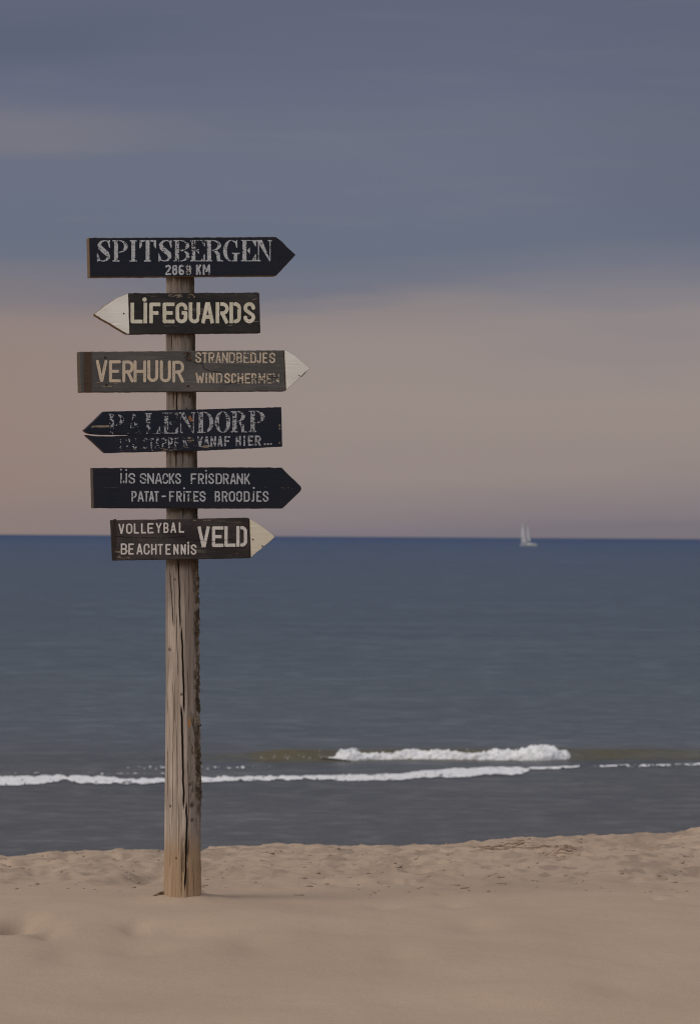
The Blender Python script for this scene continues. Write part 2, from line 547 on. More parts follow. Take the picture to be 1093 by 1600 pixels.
xs = axis_spacing([(-22000, -2000, 2000), (-2000, -100, 190), (-100, -14, 4.3), (-14, -8, 0.5), (-8, 8, 0.05), (8, 14, 0.5), (14, 100, 4.3), (100, 2000, 190), (2000, 22000, 2000)])
ys = axis_spacing([(18, 26, 0.5), (26, 34, 0.12), (34, 37.4, 0.08), (37.4, 39.8, 0.03), (39.8, 48, 0.12), (48, 110, 0.5), (110, 300, 6), (300, 2000, 60), (2000, 60000, 2000)])
X, Y = np.meshgrid(xs, ys)
Z = sea_height(X, Y)
me = np_mesh('sea', np.stack([X, Y, Z], -1).reshape(-1, 3), grid_faces(len(ys), len(xs)), True)
d = Y - wave_y(X)
silt = np.clip(sstep(-0.75, -0.25, d) * (1 - sstep(0.05, 0.9, d)), 0, 1) * np.clip(wave_h(X) / 0.09, 0, 1) * (0.35 + 0.8 * fbm(X * 1.2, Y * 3, seed=71))
silt = silt * np.interp(X, [-9, -1.6, -1.2, 0, 3.4, 4.4, 6.5], [0, 0.35, 1.5, 1.2, 1.0, 0.75, 0.4])
set_attr(me, 'silt', np.clip(silt, 0, 0.95))
tag(link('sea', me, None, M_SEA), 'calm slate blue sea with low swell reaching the horizon', 'sea', kind='structure')

# ------------------------------------------------------------------ foam
foamV, foamF = [], []


def foam_sheet(tab, seed, lump=0.022, ragged=2.2, holes=0.30, step=0.5):
    """washed-up foam lying on the water; tab = x, far rim, near rim measured along the shore"""
    tab = np.array(tab, float)
    tab[:, 1:] = tab[:, 1:].mean(1)[:, None] + (tab[:, 1:] - tab[:, 1:].mean(1)[:, None]) * 0.93
    cx = np.arange(tab[0, 0], tab[-1, 0], step)
    cy = np.arange(tab[:, 1].min() - 3, tab[:, 2].max() + 3, step * 0.6)
    PX, PY = np.meshgrid(cx, cy)
    top = np.interp(PX, tab[:, 0], tab[:, 1]) + (fbm(PX / 9, PY * 0, seed=seed) - 0.5) * ragged * 2
    bot = np.interp(PX, tab[:, 0], tab[:, 2]) + (fbm(PX / 14, PY * 0 + 5, seed=seed + 1) - 0.5) * ragged * 2
    inside = np.minimum(PY - top, bot - PY)
    hole = fbm(PX / 5, PY / 1.6, seed=seed + 2)
    ok = (inside > 0) & (hole > holes - 0.02 * inside)
    P = on_plane(PX, PY, (0, 0, SEA_Z), (0, 0, 1))
    zz = sea_height(P[..., 0], P[..., 1]) + 0.006 + np.clip(inside / 2.5, 0, 1) ** 0.5 * lump * (0.35 + fbm(P[..., 0] * 7, P[..., 1] * 3, seed=seed + 3))
    V = np.stack([P[..., 0], P[..., 1], zz], -1)
    keep = ok[:-1, :-1] & ok[1:, 1:] & ok[:-1, 1:] & ok[1:, :-1]
    F = grid_faces(*PX.shape)[keep.ravel()][:, ::-1]
    used, inv = np.unique(F, return_inverse=True)
    foamF.append(inv.reshape(-1, 4) + sum(len(v) for v in foamV))
    foamV.append(V.reshape(-1, 3)[used])


foam_sheet([(-60, 1214, 1229), (0, 1214, 1228.5), (60, 1212, 1227), (92, 1210.5, 1222), (99, 1212, 1218), (105, 1214, 1219), (112, 1211, 1224.5),
            (160, 1213, 1226), (200, 1217, 1225.5), (260, 1216, 1225), (320, 1214.5, 1223), (400, 1214, 1220), (480, 1213, 1218.5),
            (520, 1211, 1220), (580, 1211, 1220), (620, 1208, 1219), (660, 1205, 1216), (700, 1201.5, 1215.5), (780, 1198.5, 1212),
            (812, 1198.5, 1211), (826, 1202, 1205)], 101, lump=0.016, holes=0.27, ragged=2.4)
foam_sheet([(824, 1199.5, 1203), (870, 1198.5, 1202.5), (905, 1197, 1199.5)], 131, 0.02, 0.8)
foam_sheet([(928, 1197.5, 1199), (960, 1195.5, 1199), (1040, 1194.5, 1197.5), (1060, 1194, 1196), (1093, 1192.5, 1196.5), (1130, 1192, 1196)], 151, 0.02, 1.0, 0.42)
foam_sheet([(-40, 1208, 1210), (40, 1207.5, 1209.5), (90, 1207, 1209), (150, 1208, 1210), (260, 1209, 1211), (300, 1208, 1210)], 171, 0.012, 1.2, 0.60)
foam_sheet([(190, 1199, 1204), (240, 1198, 1204), (330, 1197, 1203), (430, 1198, 1202)], 185, 0.02, 1.2, 0.68)
me = np_mesh('shore_foam', np.concatenate(foamV), np.concatenate(foamF), True)
tag(link('shore_foam', me, None, M_FOAM), 'thin white line of foam washed along the shallow water', 'foam', kind='stuff')

# the small breaker: a rolling crest of foam over the front of the wave
nu, nv = 560, 46
U = np.linspace(0, 1, nu)
xw = np.interp(U, [0, 1], [-0.42, 3.58])
hgt = np.interp(xw, [-0.42, -0.25, -0.06, 0.05, 0.15, 0.32, 1.2, 2.0, 2.6, 2.85, 3.05, 3.2, 3.35, 3.48, 3.58],
                [0.02, 0.06, 0.155, 0.17, 0.14, 0.10, 0.11, 0.125, 0.145, 0.18, 0.22, 0.19, 0.13, 0.07, 0.02])
foot = np.interp(xw, [-0.42, 0.0, 0.3, 2.6, 3.0, 3.3, 3.58], [0.06, 0.01, -0.03, -0.03, -0.01, 0.0, -0.02])
Vp = np.linspace(0, 1, nv)
UU, VV = np.meshgrid(xw, Vp)
HH = np.broadcast_to(hgt, UU.shape)
FT = np.broadcast_to(foot, UU.shape)
arc = VV * math.pi * 0.92
YY = wave_y(UU) - 0.18 - 0.20 * np.cos(arc) * (0.4 + HH / 0.25)
ZZ = SEA_Z + FT + (HH - FT) * np.sin(arc) ** 0.8
nz = fbm(UU * 9, YY * 9, ZZ * 14, seed=201, octv=5, gain=0.62) - 0.5
nb = fbm(UU * 3.2, YY * 4, ZZ * 6, seed=231, octv=3) - 0.5
amp = np.minimum(1, HH / 0.12) * (0.25 + 0.75 * np.sin(arc))
YY = YY - nz * 0.16 * np.cos(arc) * amp
ZZ = ZZ + (nz * 0.25 + nb * 0.09) * amp * (0.4 + 0.6 * np.sin(arc))
UU = UU + (fbm(UU * 8, YY * 8, ZZ * 8, seed=251) - 0.5) * 0.08
me0V = np.stack([UU, YY, ZZ], -1).reshape(-1, 3)
me0F = grid_faces(nv, nu)
allV, allF = [me0V], [me0F]
rs = np.random.RandomState(5)
cnt = len(me0V)
oct_v = np.array([(1, 0, 0), (0, 1, 0), (-1, 0, 0), (0, -1, 0), (0, 0, 1), (0, 0, -1)], float)
oct_f = np.array([(0, 1, 4, 4), (1, 2, 4, 4), (2, 3, 4, 4), (3, 0, 4, 4), (1, 0, 5, 5), (2, 1, 5, 5), (3, 2, 5, 5), (0, 3, 5, 5)])
drops = []
for k in range(150):
    xx = rs.uniform(-0.55, 3.6)
    hh = np.interp(xx, xw, hgt)
    drops.append((xx, wave_y(np.array(xx)) - 0.15 + rs.normal(0, 0.12), SEA_Z + hh * rs.uniform(0.75, 1.14) + 0.005, abs(rs.normal(0, 0.004)) + 0.0025))
for k in range(34):
    xx = rs.uniform(-1.5, -0.2)
    drops.append((xx, wave_y(np.array(xx)) - 0.3 + rs.normal(0, 0.2), SEA_Z + np.interp(xx, [-1.5, -0.3], [0.05, 0.14]) * rs.uniform(0.6, 1.1), abs(rs.normal(0, 0.0035)) + 0.002))
triF = []
triV = []
n0 = 0
for (a, b_, c, r_) in drops:
    triV.append(oct_v * r_ * np.array((rs.uniform(0.7, 2.2), 1, rs.uniform(0.7, 1.3))) + (a, float(b_), c))
    triF.append(oct_f[:, :3] + n0)
    n0 += 6
bm = bmesh.new()
me = np_mesh('breaker_foam', me0V, me0F, True)
bm.from_mesh(me)
me2 = np_mesh('spray', np.concatenate(triV), np.concatenate(triF), True)
bm.from_mesh(me2)
bm.to_mesh(me)
bm.free()
bpy.data.meshes.remove(me2)
tag(link('breaking_wave_foam', me, None, M_FOAM), 'tumbling white foam crest of the single small breaking wave', 'foam', kind='stuff')

# ------------------------------------------------------------------ signpost: post
POST_Y = 9.06


def at_post(px, py):
    return on_plane(px, py, (0, POST_Y, 0), (0, 1, 0))


root = bpy.data.objects.new('signpost', None)
COL.objects.link(root)
base = at_post(285.0, 1403.0)
base[2] = 0.0
root.location = base
root.empty_display_size = 0.3
tag(root, 'weathered wooden signpost carrying six painted arrow boards on the sand', 'signpost')


def axis_x(py):
    return np.interp(py, [371, 440, 560, 780, 900, 1060, 1250, 1403, 1500], [281.0, 281.6, 282.5, 284.2, 284.0, 284.3, 285.3, 285.2, 285.4])


def post_r(py):
    return np.interp(py, [371, 440, 560, 780, 900, 1060, 1150, 1250, 1403, 1500], [21.8, 22.0, 22.8, 24.2, 25.0, 25.3, 26.2, 27.2, 29.0, 29.4]) / 417.0


nz_, nfr, nbk = 980, 300, 50
pys = np.linspace(373.0, 1445, nz_)
ph = np.concatenate([np.linspace(-math.pi * 0.56, math.pi * 0.56, nfr), np.linspace(math.pi * 0.56, math.pi * 1.44, nbk + 2)[1:-1]])
PH, PYS = np.meshgrid(ph, pys)
ax_w = np.array([at_post(axis_x(p), p) for p in pys])
rad = post_r(PYS)
ux = np.sin(PH) * rad * 417.0                       # sideways offset from the axis in hundredths of the post's front view
pxs = axis_x(PYS) + ux
frontm = (np.cos(PH) > 0)
disp = 0.0028 * (fbm(PH * 2.0, PYS / 90, seed=301, octv=3) - 0.5)
disp = disp + 0.0022 * (fbm(PH * 11, PYS / 130, seed=305, octv=3) - 0.5) + 0.0010 * (fbm(PH * 34, PYS / 55, seed=309, octv=3) - 0.5)
# a flat hewn facet at the right front
crack = np.zeros_like(PH)


def add_crack(pts, wpx, depth, shade=1.0):
    global disp, crack
    pts = np.array(pts, float)
    cx = np.interp(PYS, pts[:, 0], pts[:, 1]) + (fbm(PYS / 16, PYS * 0 + 2.0, seed=int(pts[0, 0])) - 0.5) * 1.6
    fade = sstep(pts[0, 0] - 4, pts[0, 0] + 14, PYS) * (1 - sstep(pts[-1, 0] - 14, pts[-1, 0] + 4, PYS))
    w = wpx * (0.45 + 0.55 * fade)
    g = np.exp(-((pxs - cx) / w) ** 4) * fade * frontm
    disp = disp - depth * g
    crack = np.maximum(crack, np.clip(g * shade, 0, 1))


add_crack([(430, 284.5), (462, 285.5)], 0.8, 0.004, 0.6)
add_crack([(515, 269), (552, 269.5)], 0.8, 0.006, 0.9)
add_crack([(608, 277.5), (735, 276.5)], 1.0, 0.010)
add_crack([(608, 272.5), (640, 272.5)], 0.7, 0.005, 0.7)
add_crack([(700, 288), (735, 287)], 0.7, 0.005, 0.6)
add_crack([(790, 288), (815, 288)], 0.9, 0.006, 0.8)
add_crack([(870, 279.5), (900, 281.0), (935, 282.0), (982, 283.6)], 1.1, 0.010)
add_crack([(888, 265.5), (930, 269.5), (980, 272.6)], 0.9, 0.007)
add_crack([(955, 277.2), (990, 278.3), (1030, 279.8), (1060, 280)], 0.6, 0.003, 0.55)
add_crack([(978, 285.6), (1020, 287.0), (1060, 288.4), (1112, 290.0)], 1.3, 0.014)
add_crack([(1100, 285.4), (1150, 286.6), (1200, 288.2), (1262, 289.6)], 1.5, 0.016)
add_crack([(1250, 293.4), (1290, 294.4), (1318, 293.0), (1350, 292.6), (1388, 290.8)], 1.4, 0.013)
add_crack([(1310, 296.2), (1340, 296.2)], 0.7, 0.004, 0.6)
add_crack([(1060, 272), (1110, 273), (1200, 271.5), (1270, 271.6)], 0.6, 0.003, 0.45)
add_crack([(1072, 262.4), (1118, 263.2)], 0.7, 0.003, 0.5)
for (a_, b_, c_, d_) in ((880, 272.5, 985, 274.5), (905, 290.5, 1010, 292.5), (870, 296, 960, 297), (1015, 263.5, 1075, 264), (1030, 273.5, 1130, 274.5), (1040, 295, 1110, 296.5),
                         (1130, 277.5, 1230, 279), (1160, 263, 1250, 263.5), (1180, 295, 1290, 297), (1245, 280.5, 1335, 281.5), (1280, 267, 1360, 267.5), (1330, 286.5, 1398, 285),
                         (1335, 303, 1398, 304), (445, 268, 460, 268), (440, 297, 461, 297.5), (525, 279, 550, 279), (530, 291, 550, 291.5), (615, 288, 640, 288), (708, 268, 733, 268), (712, 296, 733, 296.5)):
    add_crack([(a_, b_), ((a_ + c_) / 2, (b_ + d_) / 2 + 0.4), (c_, d_)], 0.5, 0.002, 0.5)
for (cpx, cpy, rr_, dp_) in ((275, 905, 1.3, .003), (266, 1015, 2.0, .005), (285.5, 1084, 1.6, .005),
                             (267.5, 1258, 2.0, .004), (302, 1256, 3.4, .006), (277.5, 1338, 1.4, .003), (302, 1279, 2.0, .004), (299, 1224, 2, .004),
                             (293, 640, 1.4, .003), (298, 620, 1.6, .004)):
    g = np.exp(-(((pxs - cpx) / rr_) ** 2 + ((PYS - cpy) / (rr_ * 1.3)) ** 2)) * frontm
    disp = disp - dp_ * g
    crack = np.maximum(crack, np.clip(g * 0.85, 0, 1))
# ragged bark left along the right flank, and small spurs on both rims
edge = sstep(0.72, 0.98, np.sin(PH) + 0.10 * (fbm(PYS / 22, PH * 0, seed=331) - 0.5) * 2 + 0.02) * sstep(850, 905, PYS) * (1 - 0.75 * sstep(1235, 1300, PYS))
edge2 = sstep(0.60, 0.90, np.sin(PH)) * (PYS < 880)
rag = fbm(PH * 9, PYS / 7.5, seed=341, octv=4, gain=0.6)
disp = disp + edge * (0.024 * (rag - 0.47)) + edge2 * 0.004 * (rag - 0.55)
bark = np.clip(edge * sstep(0.28, 0.46, fbm(PH * 5, PYS / 12, seed=351, octv=4)) * 1.0, 0, 0.95)
bark = np.maximum(bark, edge2 * 0.9)
patchn = fbm(PH * 6, PYS / 15, seed=361, octv=4)
lowbark = sstep(0.30, 0.62, np.sin(PH)) * sstep(1105, 1125, PYS) * (1 - sstep(1225, 1262, PYS))
bark = np.maximum(bark, lowbark * sstep(0.44, 0.60, patchn) * 0.85)
disp = disp + lowbark * 0.005 * (rag - 0.5)
rust = np.exp(-(((pxs - 297.5) / 1.6) ** 2 + ((PYS - 1128) / 7.5) ** 2) ** 2) * frontm * 0.9
# drip stains below the boards, plus the boards' soft shadow painted dark
stain_shade = np.zeros_like(PH)
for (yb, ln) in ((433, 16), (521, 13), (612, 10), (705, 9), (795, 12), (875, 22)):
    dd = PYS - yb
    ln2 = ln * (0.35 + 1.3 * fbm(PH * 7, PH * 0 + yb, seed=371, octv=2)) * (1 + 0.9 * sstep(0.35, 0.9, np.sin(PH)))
    stain_shade = np.maximum(stain_shade, (dd > -3) * (1 - sstep(0.2, 1.0, dd / ln2)) * 0.8)
stain_shade = np.maximum(stain_shade, 0.62 * sstep(0.43, 0.54, fbm(PH * 9, PYS / 30, seed=381, octv=4)) * sstep(-0.12, 0.05, np.sin(PH)) * (1 - sstep(0.35, 0.55, np.sin(PH))) * sstep(1285, 1320, PYS))
damp = sstep(1285, 1345, PYS + 18 * (fbm(PH * 4, PYS * 0, seed=391) - 0.5))
disp = disp + 0.004 * damp * (fbm(PH * 8, PYS / 40, seed=395) - 0.5)
grey = sstep(-0.10, 0.30, np.sin(PH) - np.interp(PYS, [900, 1250, 1400], [-0.02, 0.16, 0.3]) + 0.5 * (fbm(PH * 6, PYS / 60, seed=397, octv=3) - 0.5)) * 0.78  # weathered right half, partly its side away from the sun painted darker
# worn top edge
disp = disp - 0.010 * (1 - sstep(373, 377, PYS)) * (0.4 + fbm(PH * 5, PH * 0, seed=399))
rr = rad + disp
VX = ax_w[:, None, 0] + np.sin(PH) * rr
VY = POST_Y - np.cos(PH) * rr
VZ = np.broadcast_to(ax_w[:, None, 2], PH.shape)
V = np.stack([VX, VY, VZ], -1) - base
nph = len(ph)
F = grid_faces(nz_, nph, True)[:, ::-1]
topc = V[0].mean(0) + np.array((0, 0, 0.002))
Vall = np.concatenate([V.reshape(-1, 3), topc[None]])
me = np_mesh('post', Vall, F, True)
bm = bmesh.new()
bm.from_mesh(me)
bm.verts.ensure_lookup_table()
c = bm.verts[len(Vall) - 1]
for k in range(nph):
    bm.faces.new((bm.verts[k], bm.verts[(k + 1) % nph], c))
bm.to_mesh(me)
bm.free()
for nm, arr in (('crack', crack), ('bark', bark), ('stain_shade', stain_shade), ('damp', damp), ('rust', rust), ('grey', grey)):
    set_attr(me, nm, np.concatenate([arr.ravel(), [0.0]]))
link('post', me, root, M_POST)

# ------------------------------------------------------------------ lettering
def seg_mask(X, Y, pts, s, rnd):
    o = np.zeros(X.shape, bool)
    for k in range(len(pts) - 1):
        (x0, y0), (x1, y1) = pts[k], pts[k + 1]
        ex, ey = x1 - x0, y1 - y0
        L = math.hypot(ex, ey)
        if L < 1e-6:
            continue
        a = ((X - x0) * ex + (Y - y0) * ey) / L
        b = np.abs((X - x0) * ey - (Y - y0) * ex) / L
        o |= (a >= 0) & (a <= L) & (b <= s / 2)
    js = pts if rnd else pts[1:-1]
    for (x0, y0) in js:
        o |= (X - x0) ** 2 + (Y - y0) ** 2 <= s * s / 4
    return o


def arc_pts(cx, cy, rx, ry, a0, a1, n=10):
    return [(cx + rx * math.cos(R(a0 + (a1 - a0) * i / n)), cy + ry * math.sin(R(a0 + (a1 - a0) * i / n))) for i in range(n + 1)]


def sans(ch, X, Y, w, h, s, rnd=False, gap=0.0):
    """condensed stencil capital in a box w x h, stroke s"""
    i = s / 2
    e = i if rnd else 0.0            # stroke ends
    l, r_, b, tp, mid = i, w - i, i, h - i, h * 0.5
    q = min((r_ - l) / 2, h * 0.28)
    P = []
    if ch in 'Iil':
        P = [[(w / 2, e), (w / 2, h - e)]]
    elif ch == 'L':
        P = [[(l, h - e), (l, b), (w - e, b)]]
    elif ch == 'F':
        P = [[(l, e), (l, tp), (w - e, tp)], [(l, mid), (w * 0.82 - e, mid)]]
    elif ch == 'E':
        P = [[(w - e, tp), (l, tp), (l, b), (w - e, b)], [(l, mid), (w * 0.84 - e, mid)]]
    elif ch == 'G':
        P = [[(r_, h * 0.66)] + arc_pts(r_ - q, tp - q, q, q, 0, 90) + arc_pts(l + q, tp - q, q, q, 90, 180) +
             arc_pts(l + q, b + q, q, q, 180, 270) + arc_pts(r_ - q, b + q, q, q, 270, 360) + [(r_, mid), (w * 0.52, mid)]]
    elif ch == 'C':
        P = [[(r_, h * 0.66)] + arc_pts(r_ - q, tp - q, q, q, 0, 90) + arc_pts(l + q, tp - q, q, q, 90, 180) +
             arc_pts(l + q, b + q, q, q, 180, 270) + arc_pts(r_ - q, b + q, q, q, 270, 360) + [(r_, h * 0.34)]]
    elif ch in 'O0':
        P = [arc_pts(r_ - q, tp - q, q, q, 0, 90) + arc_pts(l + q, tp - q, q, q, 90, 180) +
             arc_pts(l + q, b + q, q, q, 180, 270) + arc_pts(r_ - q, b + q, q, q, 270, 360)]
        P[0].append(P[0][0])
    elif ch == 'U':
        P = [[(l, h - e)] + arc_pts(l + q, b + q, q, q, 180, 270) + arc_pts(r_ - q, b + q, q, q, 270, 360) + [(r_, h - e)]]
    elif ch == 'J':
        P = [[(l, h * 0.28)] + arc_pts(l + q, b + q, q, q, 180, 270) + arc_pts(r_ - q, b + q, q, q, 270, 360) + [(r_, h - e)]]
    elif ch == 'A':
        P = [[(l * 0.9, e), (w / 2 - 0.1 * s, h - e)], [(w - l * 0.9, e), (w / 2 + 0.1 * s, h - e)], [(w * 0.26, h * 0.30), (w * 0.74, h * 0.30)]]
    elif ch == 'V':
        P = [[(l * 0.9, h - e), (w / 2 - 0.08 * s, e)], [(w - l * 0.9, h - e), (w / 2 + 0.08 * s, e)]]
    elif ch == 'W':
        P = [[(l * 0.9, h - e), (w * 0.28, e)], [(w * 0.28, e), (w * 0.5, h * 0.75)], [(w * 0.5, h * 0.75), (w * 0.72, e)], [(w * 0.72, e), (w - l * 0.9, h - e)]]
    elif ch == 'M':
        P = [[(l, e), (l, h - e)], [(r_, e), (r_, h - e)], [(l, h - e), (w / 2, h * 0.32)], [(w / 2, h * 0.32), (r_, h - e)]]
    elif ch == 'N':
        P = [[(l, e), (l, h - e)], [(r_, e), (r_, h - e)], [(l, h - i), (r_, i)]]
    elif ch == 'H':
        P = [[(l, e), (l, h - e)], [(r_, e), (r_, h - e)], [(l, mid), (r_, mid)]]
    elif ch == 'K':
        P = [[(l, e), (l, h - e)], [(l + s * 0.4, h * 0.42), (w - i * 0.8, h - e)], [(l + s * 0.9, h * 0.54), (w - i * 0.8, e)]]
    elif ch == 'T':
        P = [[(e, tp), (w - e, tp)], [(w / 2, e), (w / 2, tp)]]
    elif ch == 'Y':
        P = [[(l * 0.9, h - e), (w / 2, h * 0.48)], [(w - l * 0.9, h - e), (w / 2, h * 0.48)], [(w / 2, e), (w / 2, h * 0.5)]]
    elif ch == 'D':
        g = gap
        P = [[(l, e), (l, h - e)], [(l + i + g, tp)] + arc_pts(r_ - q, tp - q, q, q, 90, 0) + arc_pts(r_ - q, b + q, q, q, 0, -90) + [(l + i + g, b)]]
    elif ch == 'P':
        q2 = min(q, h * 0.26)
        P = [[(l, e), (l, h - e)], [(l + i + gap, tp)] + arc_pts(r_ - q2, tp - q2, q2, q2, 90, 0) + arc_pts(r_ - q2, h * 0.44 + q2, q2, q2, 0, -90) + [(l + i + gap, h * 0.44)]]
    elif ch == 'R':
        q2 = min(q, h * 0.24)
        P = [[(l, e), (l, h - e)], [(l + i + gap, tp)] + arc_pts(r_ - q2, tp - q2, q2, q2, 90, 0) + arc_pts(r_ - q2, h * 0.48 + q2, q2, q2, 0, -90) + [(l + i + gap, h * 0.48)],
             [(w * 0.48, h * 0.50), (w - i, e)]]
    elif ch == 'B':
        q2 = min(q, h * 0.22)
        P = [[(l, e), (l, h - e)], [(l + i + gap, tp)] + arc_pts(r_ - q2 - 0.3, tp - q2, q2, q2, 90, 0) + arc_pts(r_ - q2 - 0.3, mid + q2, q2, q2, 0, -90) + [(l + i + gap, mid)],
             [(l + i + gap, mid)] + arc_pts(r_ - q2, mid - q2, q2, q2, 90, 0) + arc_pts(r_ - q2, b + q2, q2, q2, 0, -90) + [(l + i + gap, b)]]
    elif ch == 'S':
        q2 = min((r_ - l) / 2, h * 0.22)
        P = [[(r_, h * 0.72)] + arc_pts(r_ - q2, tp - q2, q2, q2, 0, 90) + arc_pts(l + q2, tp - q2, q2, q2, 90, 215) +
             arc_pts(r_ - q2, b + q2, q2, q2, 35, -90) + arc_pts(l + q2, b + q2, q2, q2, 270, 180) + [(l, h * 0.28)]]
    elif ch == '-':
        P = [[(0, mid), (w, mid)]]
    elif ch == '.':
        return (X - w / 2) ** 2 + (Y - i) ** 2 <= (s * 0.55) ** 2
    elif ch == '*':                                     # dot over a capital i or j
        return (X - w / 2) ** 2 + (Y - h / 2) ** 2 <= (h / 2) ** 2
    elif ch == '1':
        P = [[(w * 0.55, e), (w * 0.55, h - e), (w * 0.2, h * 0.75)]]
    elif ch == '2':
        q2 = (r_ - l) / 2
        P = [arc_pts(w / 2, tp - q2, q2, q2, 170, -25) + [(l, b), (w, b)]]
    elif ch == '6':
        q2 = (r_ - l) / 2
        P = [arc_pts(w / 2, b + q2, q2, q2 * 1.05, 0, 360, 18), arc_pts(w / 2, tp - q2, q2, q2, 30, 180) + [(l, b + q2)]]
    elif ch == '8':
        q2 = (r_ - l) / 2
        P = [arc_pts(w / 2, b + h * 0.23, q2, h * 0.25, 0, 360, 18), arc_pts(w / 2, tp - h * 0.19, q2 * 0.9, h * 0.20, 0, 360, 18)]
    o = np.zeros(X.shape, bool)
    for p in P:
        o |= seg_mask(X, Y, p, s, rnd)
    return o


def didone(ch, X, Y, w, h, s, **kw):
    """fat-face stencil capital with hairlines and bracket-less serifs"""
    hl, sf, g = 1.25, 1.9, 1.3
    o = np.zeros(X.shape, bool)

    def rect(x0, y0, x1, y1):
        return (X >= x0) & (X <= x1) & (Y >= y0) & (Y <= y1)

    def poly(*pts):
        k = np.zeros(X.shape, bool)
        n = len(pts)
        for a in range(n):
            (x0, y0), (x1, y1) = pts[a], pts[(a + 1) % n]
            if y0 == y1:
                continue
            c = ((Y >= min(y0, y1)) & (Y < max(y0, y1)) & (X < x0 + (Y - y0) * (x1 - x0) / (y1 - y0)))
            k ^= c
        return k

    def moon(xl, xr, y0, y1, th, flip=False):
        cy, ry = (y0 + y1) / 2, (y1 - y0) / 2
        XX = (xl + xr - X) if flip else X
        rx = xr - xl
        outer = ((XX - xl) / rx) ** 2 + ((Y - cy) / ry) ** 2 <= 1
        inner = ((XX - xl) / max(rx - th, 0.3)) ** 2 + ((Y - cy) / max(ry - hl, 0.3)) ** 2 <= 1
        return outer & ~inner & (XX >= xl)

    def stem(x0, x1, a=1.0, b=1.0, c=1.0, d=1.0):
        k = rect(x0, 0, x1, h)
        k |= rect(x0 - 2.2 * a, 0, x1 + 2.2 * b, sf) | rect(x0 - 2.2 * c, h - sf, x1 + 2.2 * d, h)
        return k
    if ch == 'I':
        x0 = (w - s) / 2
        o = stem(x0, x0 + s, 1.2, 1.2, 1.0, 1.0)
    elif ch == 'P':
        o = stem(2.6, 2.6 + s, 1.1, 1.1, 1.1, 0) | moon(2.6 + s + g, w, h * 0.42, h, s * 0.95)
    elif ch == 'D':
        o = stem(2.6, 2.6 + s, 1.1, 0.3, 1.1, 0.3) | moon(2.6 + s + g, w, 0, h, s * 0.95)
    elif ch == 'B':
        o = stem(2.6, 2.6 + s, 1.1, 0.3, 1.1, 0.3) | moon(2.6 + s + g, w - 0.8, h * 0.51, h, s * 0.85) | moon(2.6 + s + g, w, 0, h * 0.53, s * 0.95)
    elif ch == 'R':
        o = stem(2.6, 2.6 + s, 1.1, 0.9, 1.1, 0) | moon(2.6 + s + g, w * 0.88, h * 0.50, h, s * 0.9)
        o |= poly((w * 0.45, h * 0.50), (w * 0.64, h * 0.50), (w * 0.80, h * 0.38), (w * 0.84, h * 0.08), (w, h * 0.03), (w, 0), (w * 0.66, 0), (w * 0.62, h * 0.30))
    elif ch == 'O':
        cx = w / 2
        o = moon(cx + g * 0.5, w, 0, h, s * 0.95) | moon(0, cx - g * 0.5, 0, h, s * 0.95, True)
    elif ch == 'G':
        cx = w * 0.46
        o = moon(0, cx, 0, h, s * 1.0, True)
        o |= poly((cx + g, h), (cx + g, h - hl), (w * 0.70, h * 0.86), (w * 0.76, h * 0.64), (w * 0.82, h * 0.64), (w * 0.82, h), (w * 0.77, h), (w * 0.74, h * 0.93))
        o |= rect(w * 0.62, 0.0, w * 0.62 + s * 0.9, h * 0.40) | rect(w * 0.52, h * 0.40 - sf, w * 0.98, h * 0.40) | rect(cx + g, 0, w * 0.66, hl + 0.3)
    elif ch == 'E':
        o = stem(2.4, 2.4 + s, 1.0, 0.4, 1.0, 0.4)
        xa = 2.4 + s + g
        o |= rect(xa, h - hl, w, h) | poly((w, h), (w, h * 0.70), (w - 1.0, h * 0.70), (w - 6.0, h - hl), (w - 6, h))
        o |= rect(xa, 0, w, hl) | poly((w, 0), (w, h * 0.33), (w - 1.0, h * 0.33), (w - 6.5, hl), (w - 6.5, 0))
        o |= poly((xa, h * 0.5), (xa + 4.2, h * 0.66), (xa + 4.2, h * 0.34))
    elif ch == 'L':
        o = stem(2.4, 2.4 + s, 1.0, 0.4, 1.0, 1.0)
        o |= rect(2.4 + s + g, 0, w, hl) | poly((w, 0), (w, h * 0.36), (w - 1.0, h * 0.36), (w - 7, hl), (w - 7, 0))
    elif ch == 'T':
        x0 = (w - s) / 2 - 0.3
        o = rect(x0, 0, x0 + s, h) | rect(x0 - 2.4, 0, x0 + s + 2.4, sf)
        o |= poly((0, h), (x0 - g, h), (x0 - g, h - hl), (1.2, h * 0.62), (0, h * 0.62)) & ~((X > 3.6) & (Y < h - 2.6))
        o |= poly((w, h), (x0 + s + g, h), (x0 + s + g, h - hl), (w - 1.2, h * 0.62), (w, h * 0.62)) & ~((X < w - 3.6) & (Y < h - 2.6))
    elif ch == 'N':
        o = rect(2.2, 0, 3.8, h - 4) | rect(0, 0, 6.2, sf) | rect(w - 3.6, 2.0, w - 2.0, h) | rect(w - 6.2, h - sf, w, h)
        o |= poly((0, h), (8.4, h), (w - 2.0, 0), (w - 3.6, 0), (1.2, h - 2.2), (0, h - 2.2))
    elif ch == 'A':
        o = seg_mask(X, Y, [(w * 0.10, 0), (w * 0.46, h * 0.98)], 1.5, False) | poly((w * 0.40, h), (w * 0.60, h), (w * 0.98, 0), (w * 0.64, 0))
        o |= rect(w * 0.25, h * 0.30, w * 0.7, h * 0.30 + hl) | rect(-0.5, 0, w * 0.30, sf) | rect(w * 0.55, 0, w + 1, sf)
    elif ch == 'S':
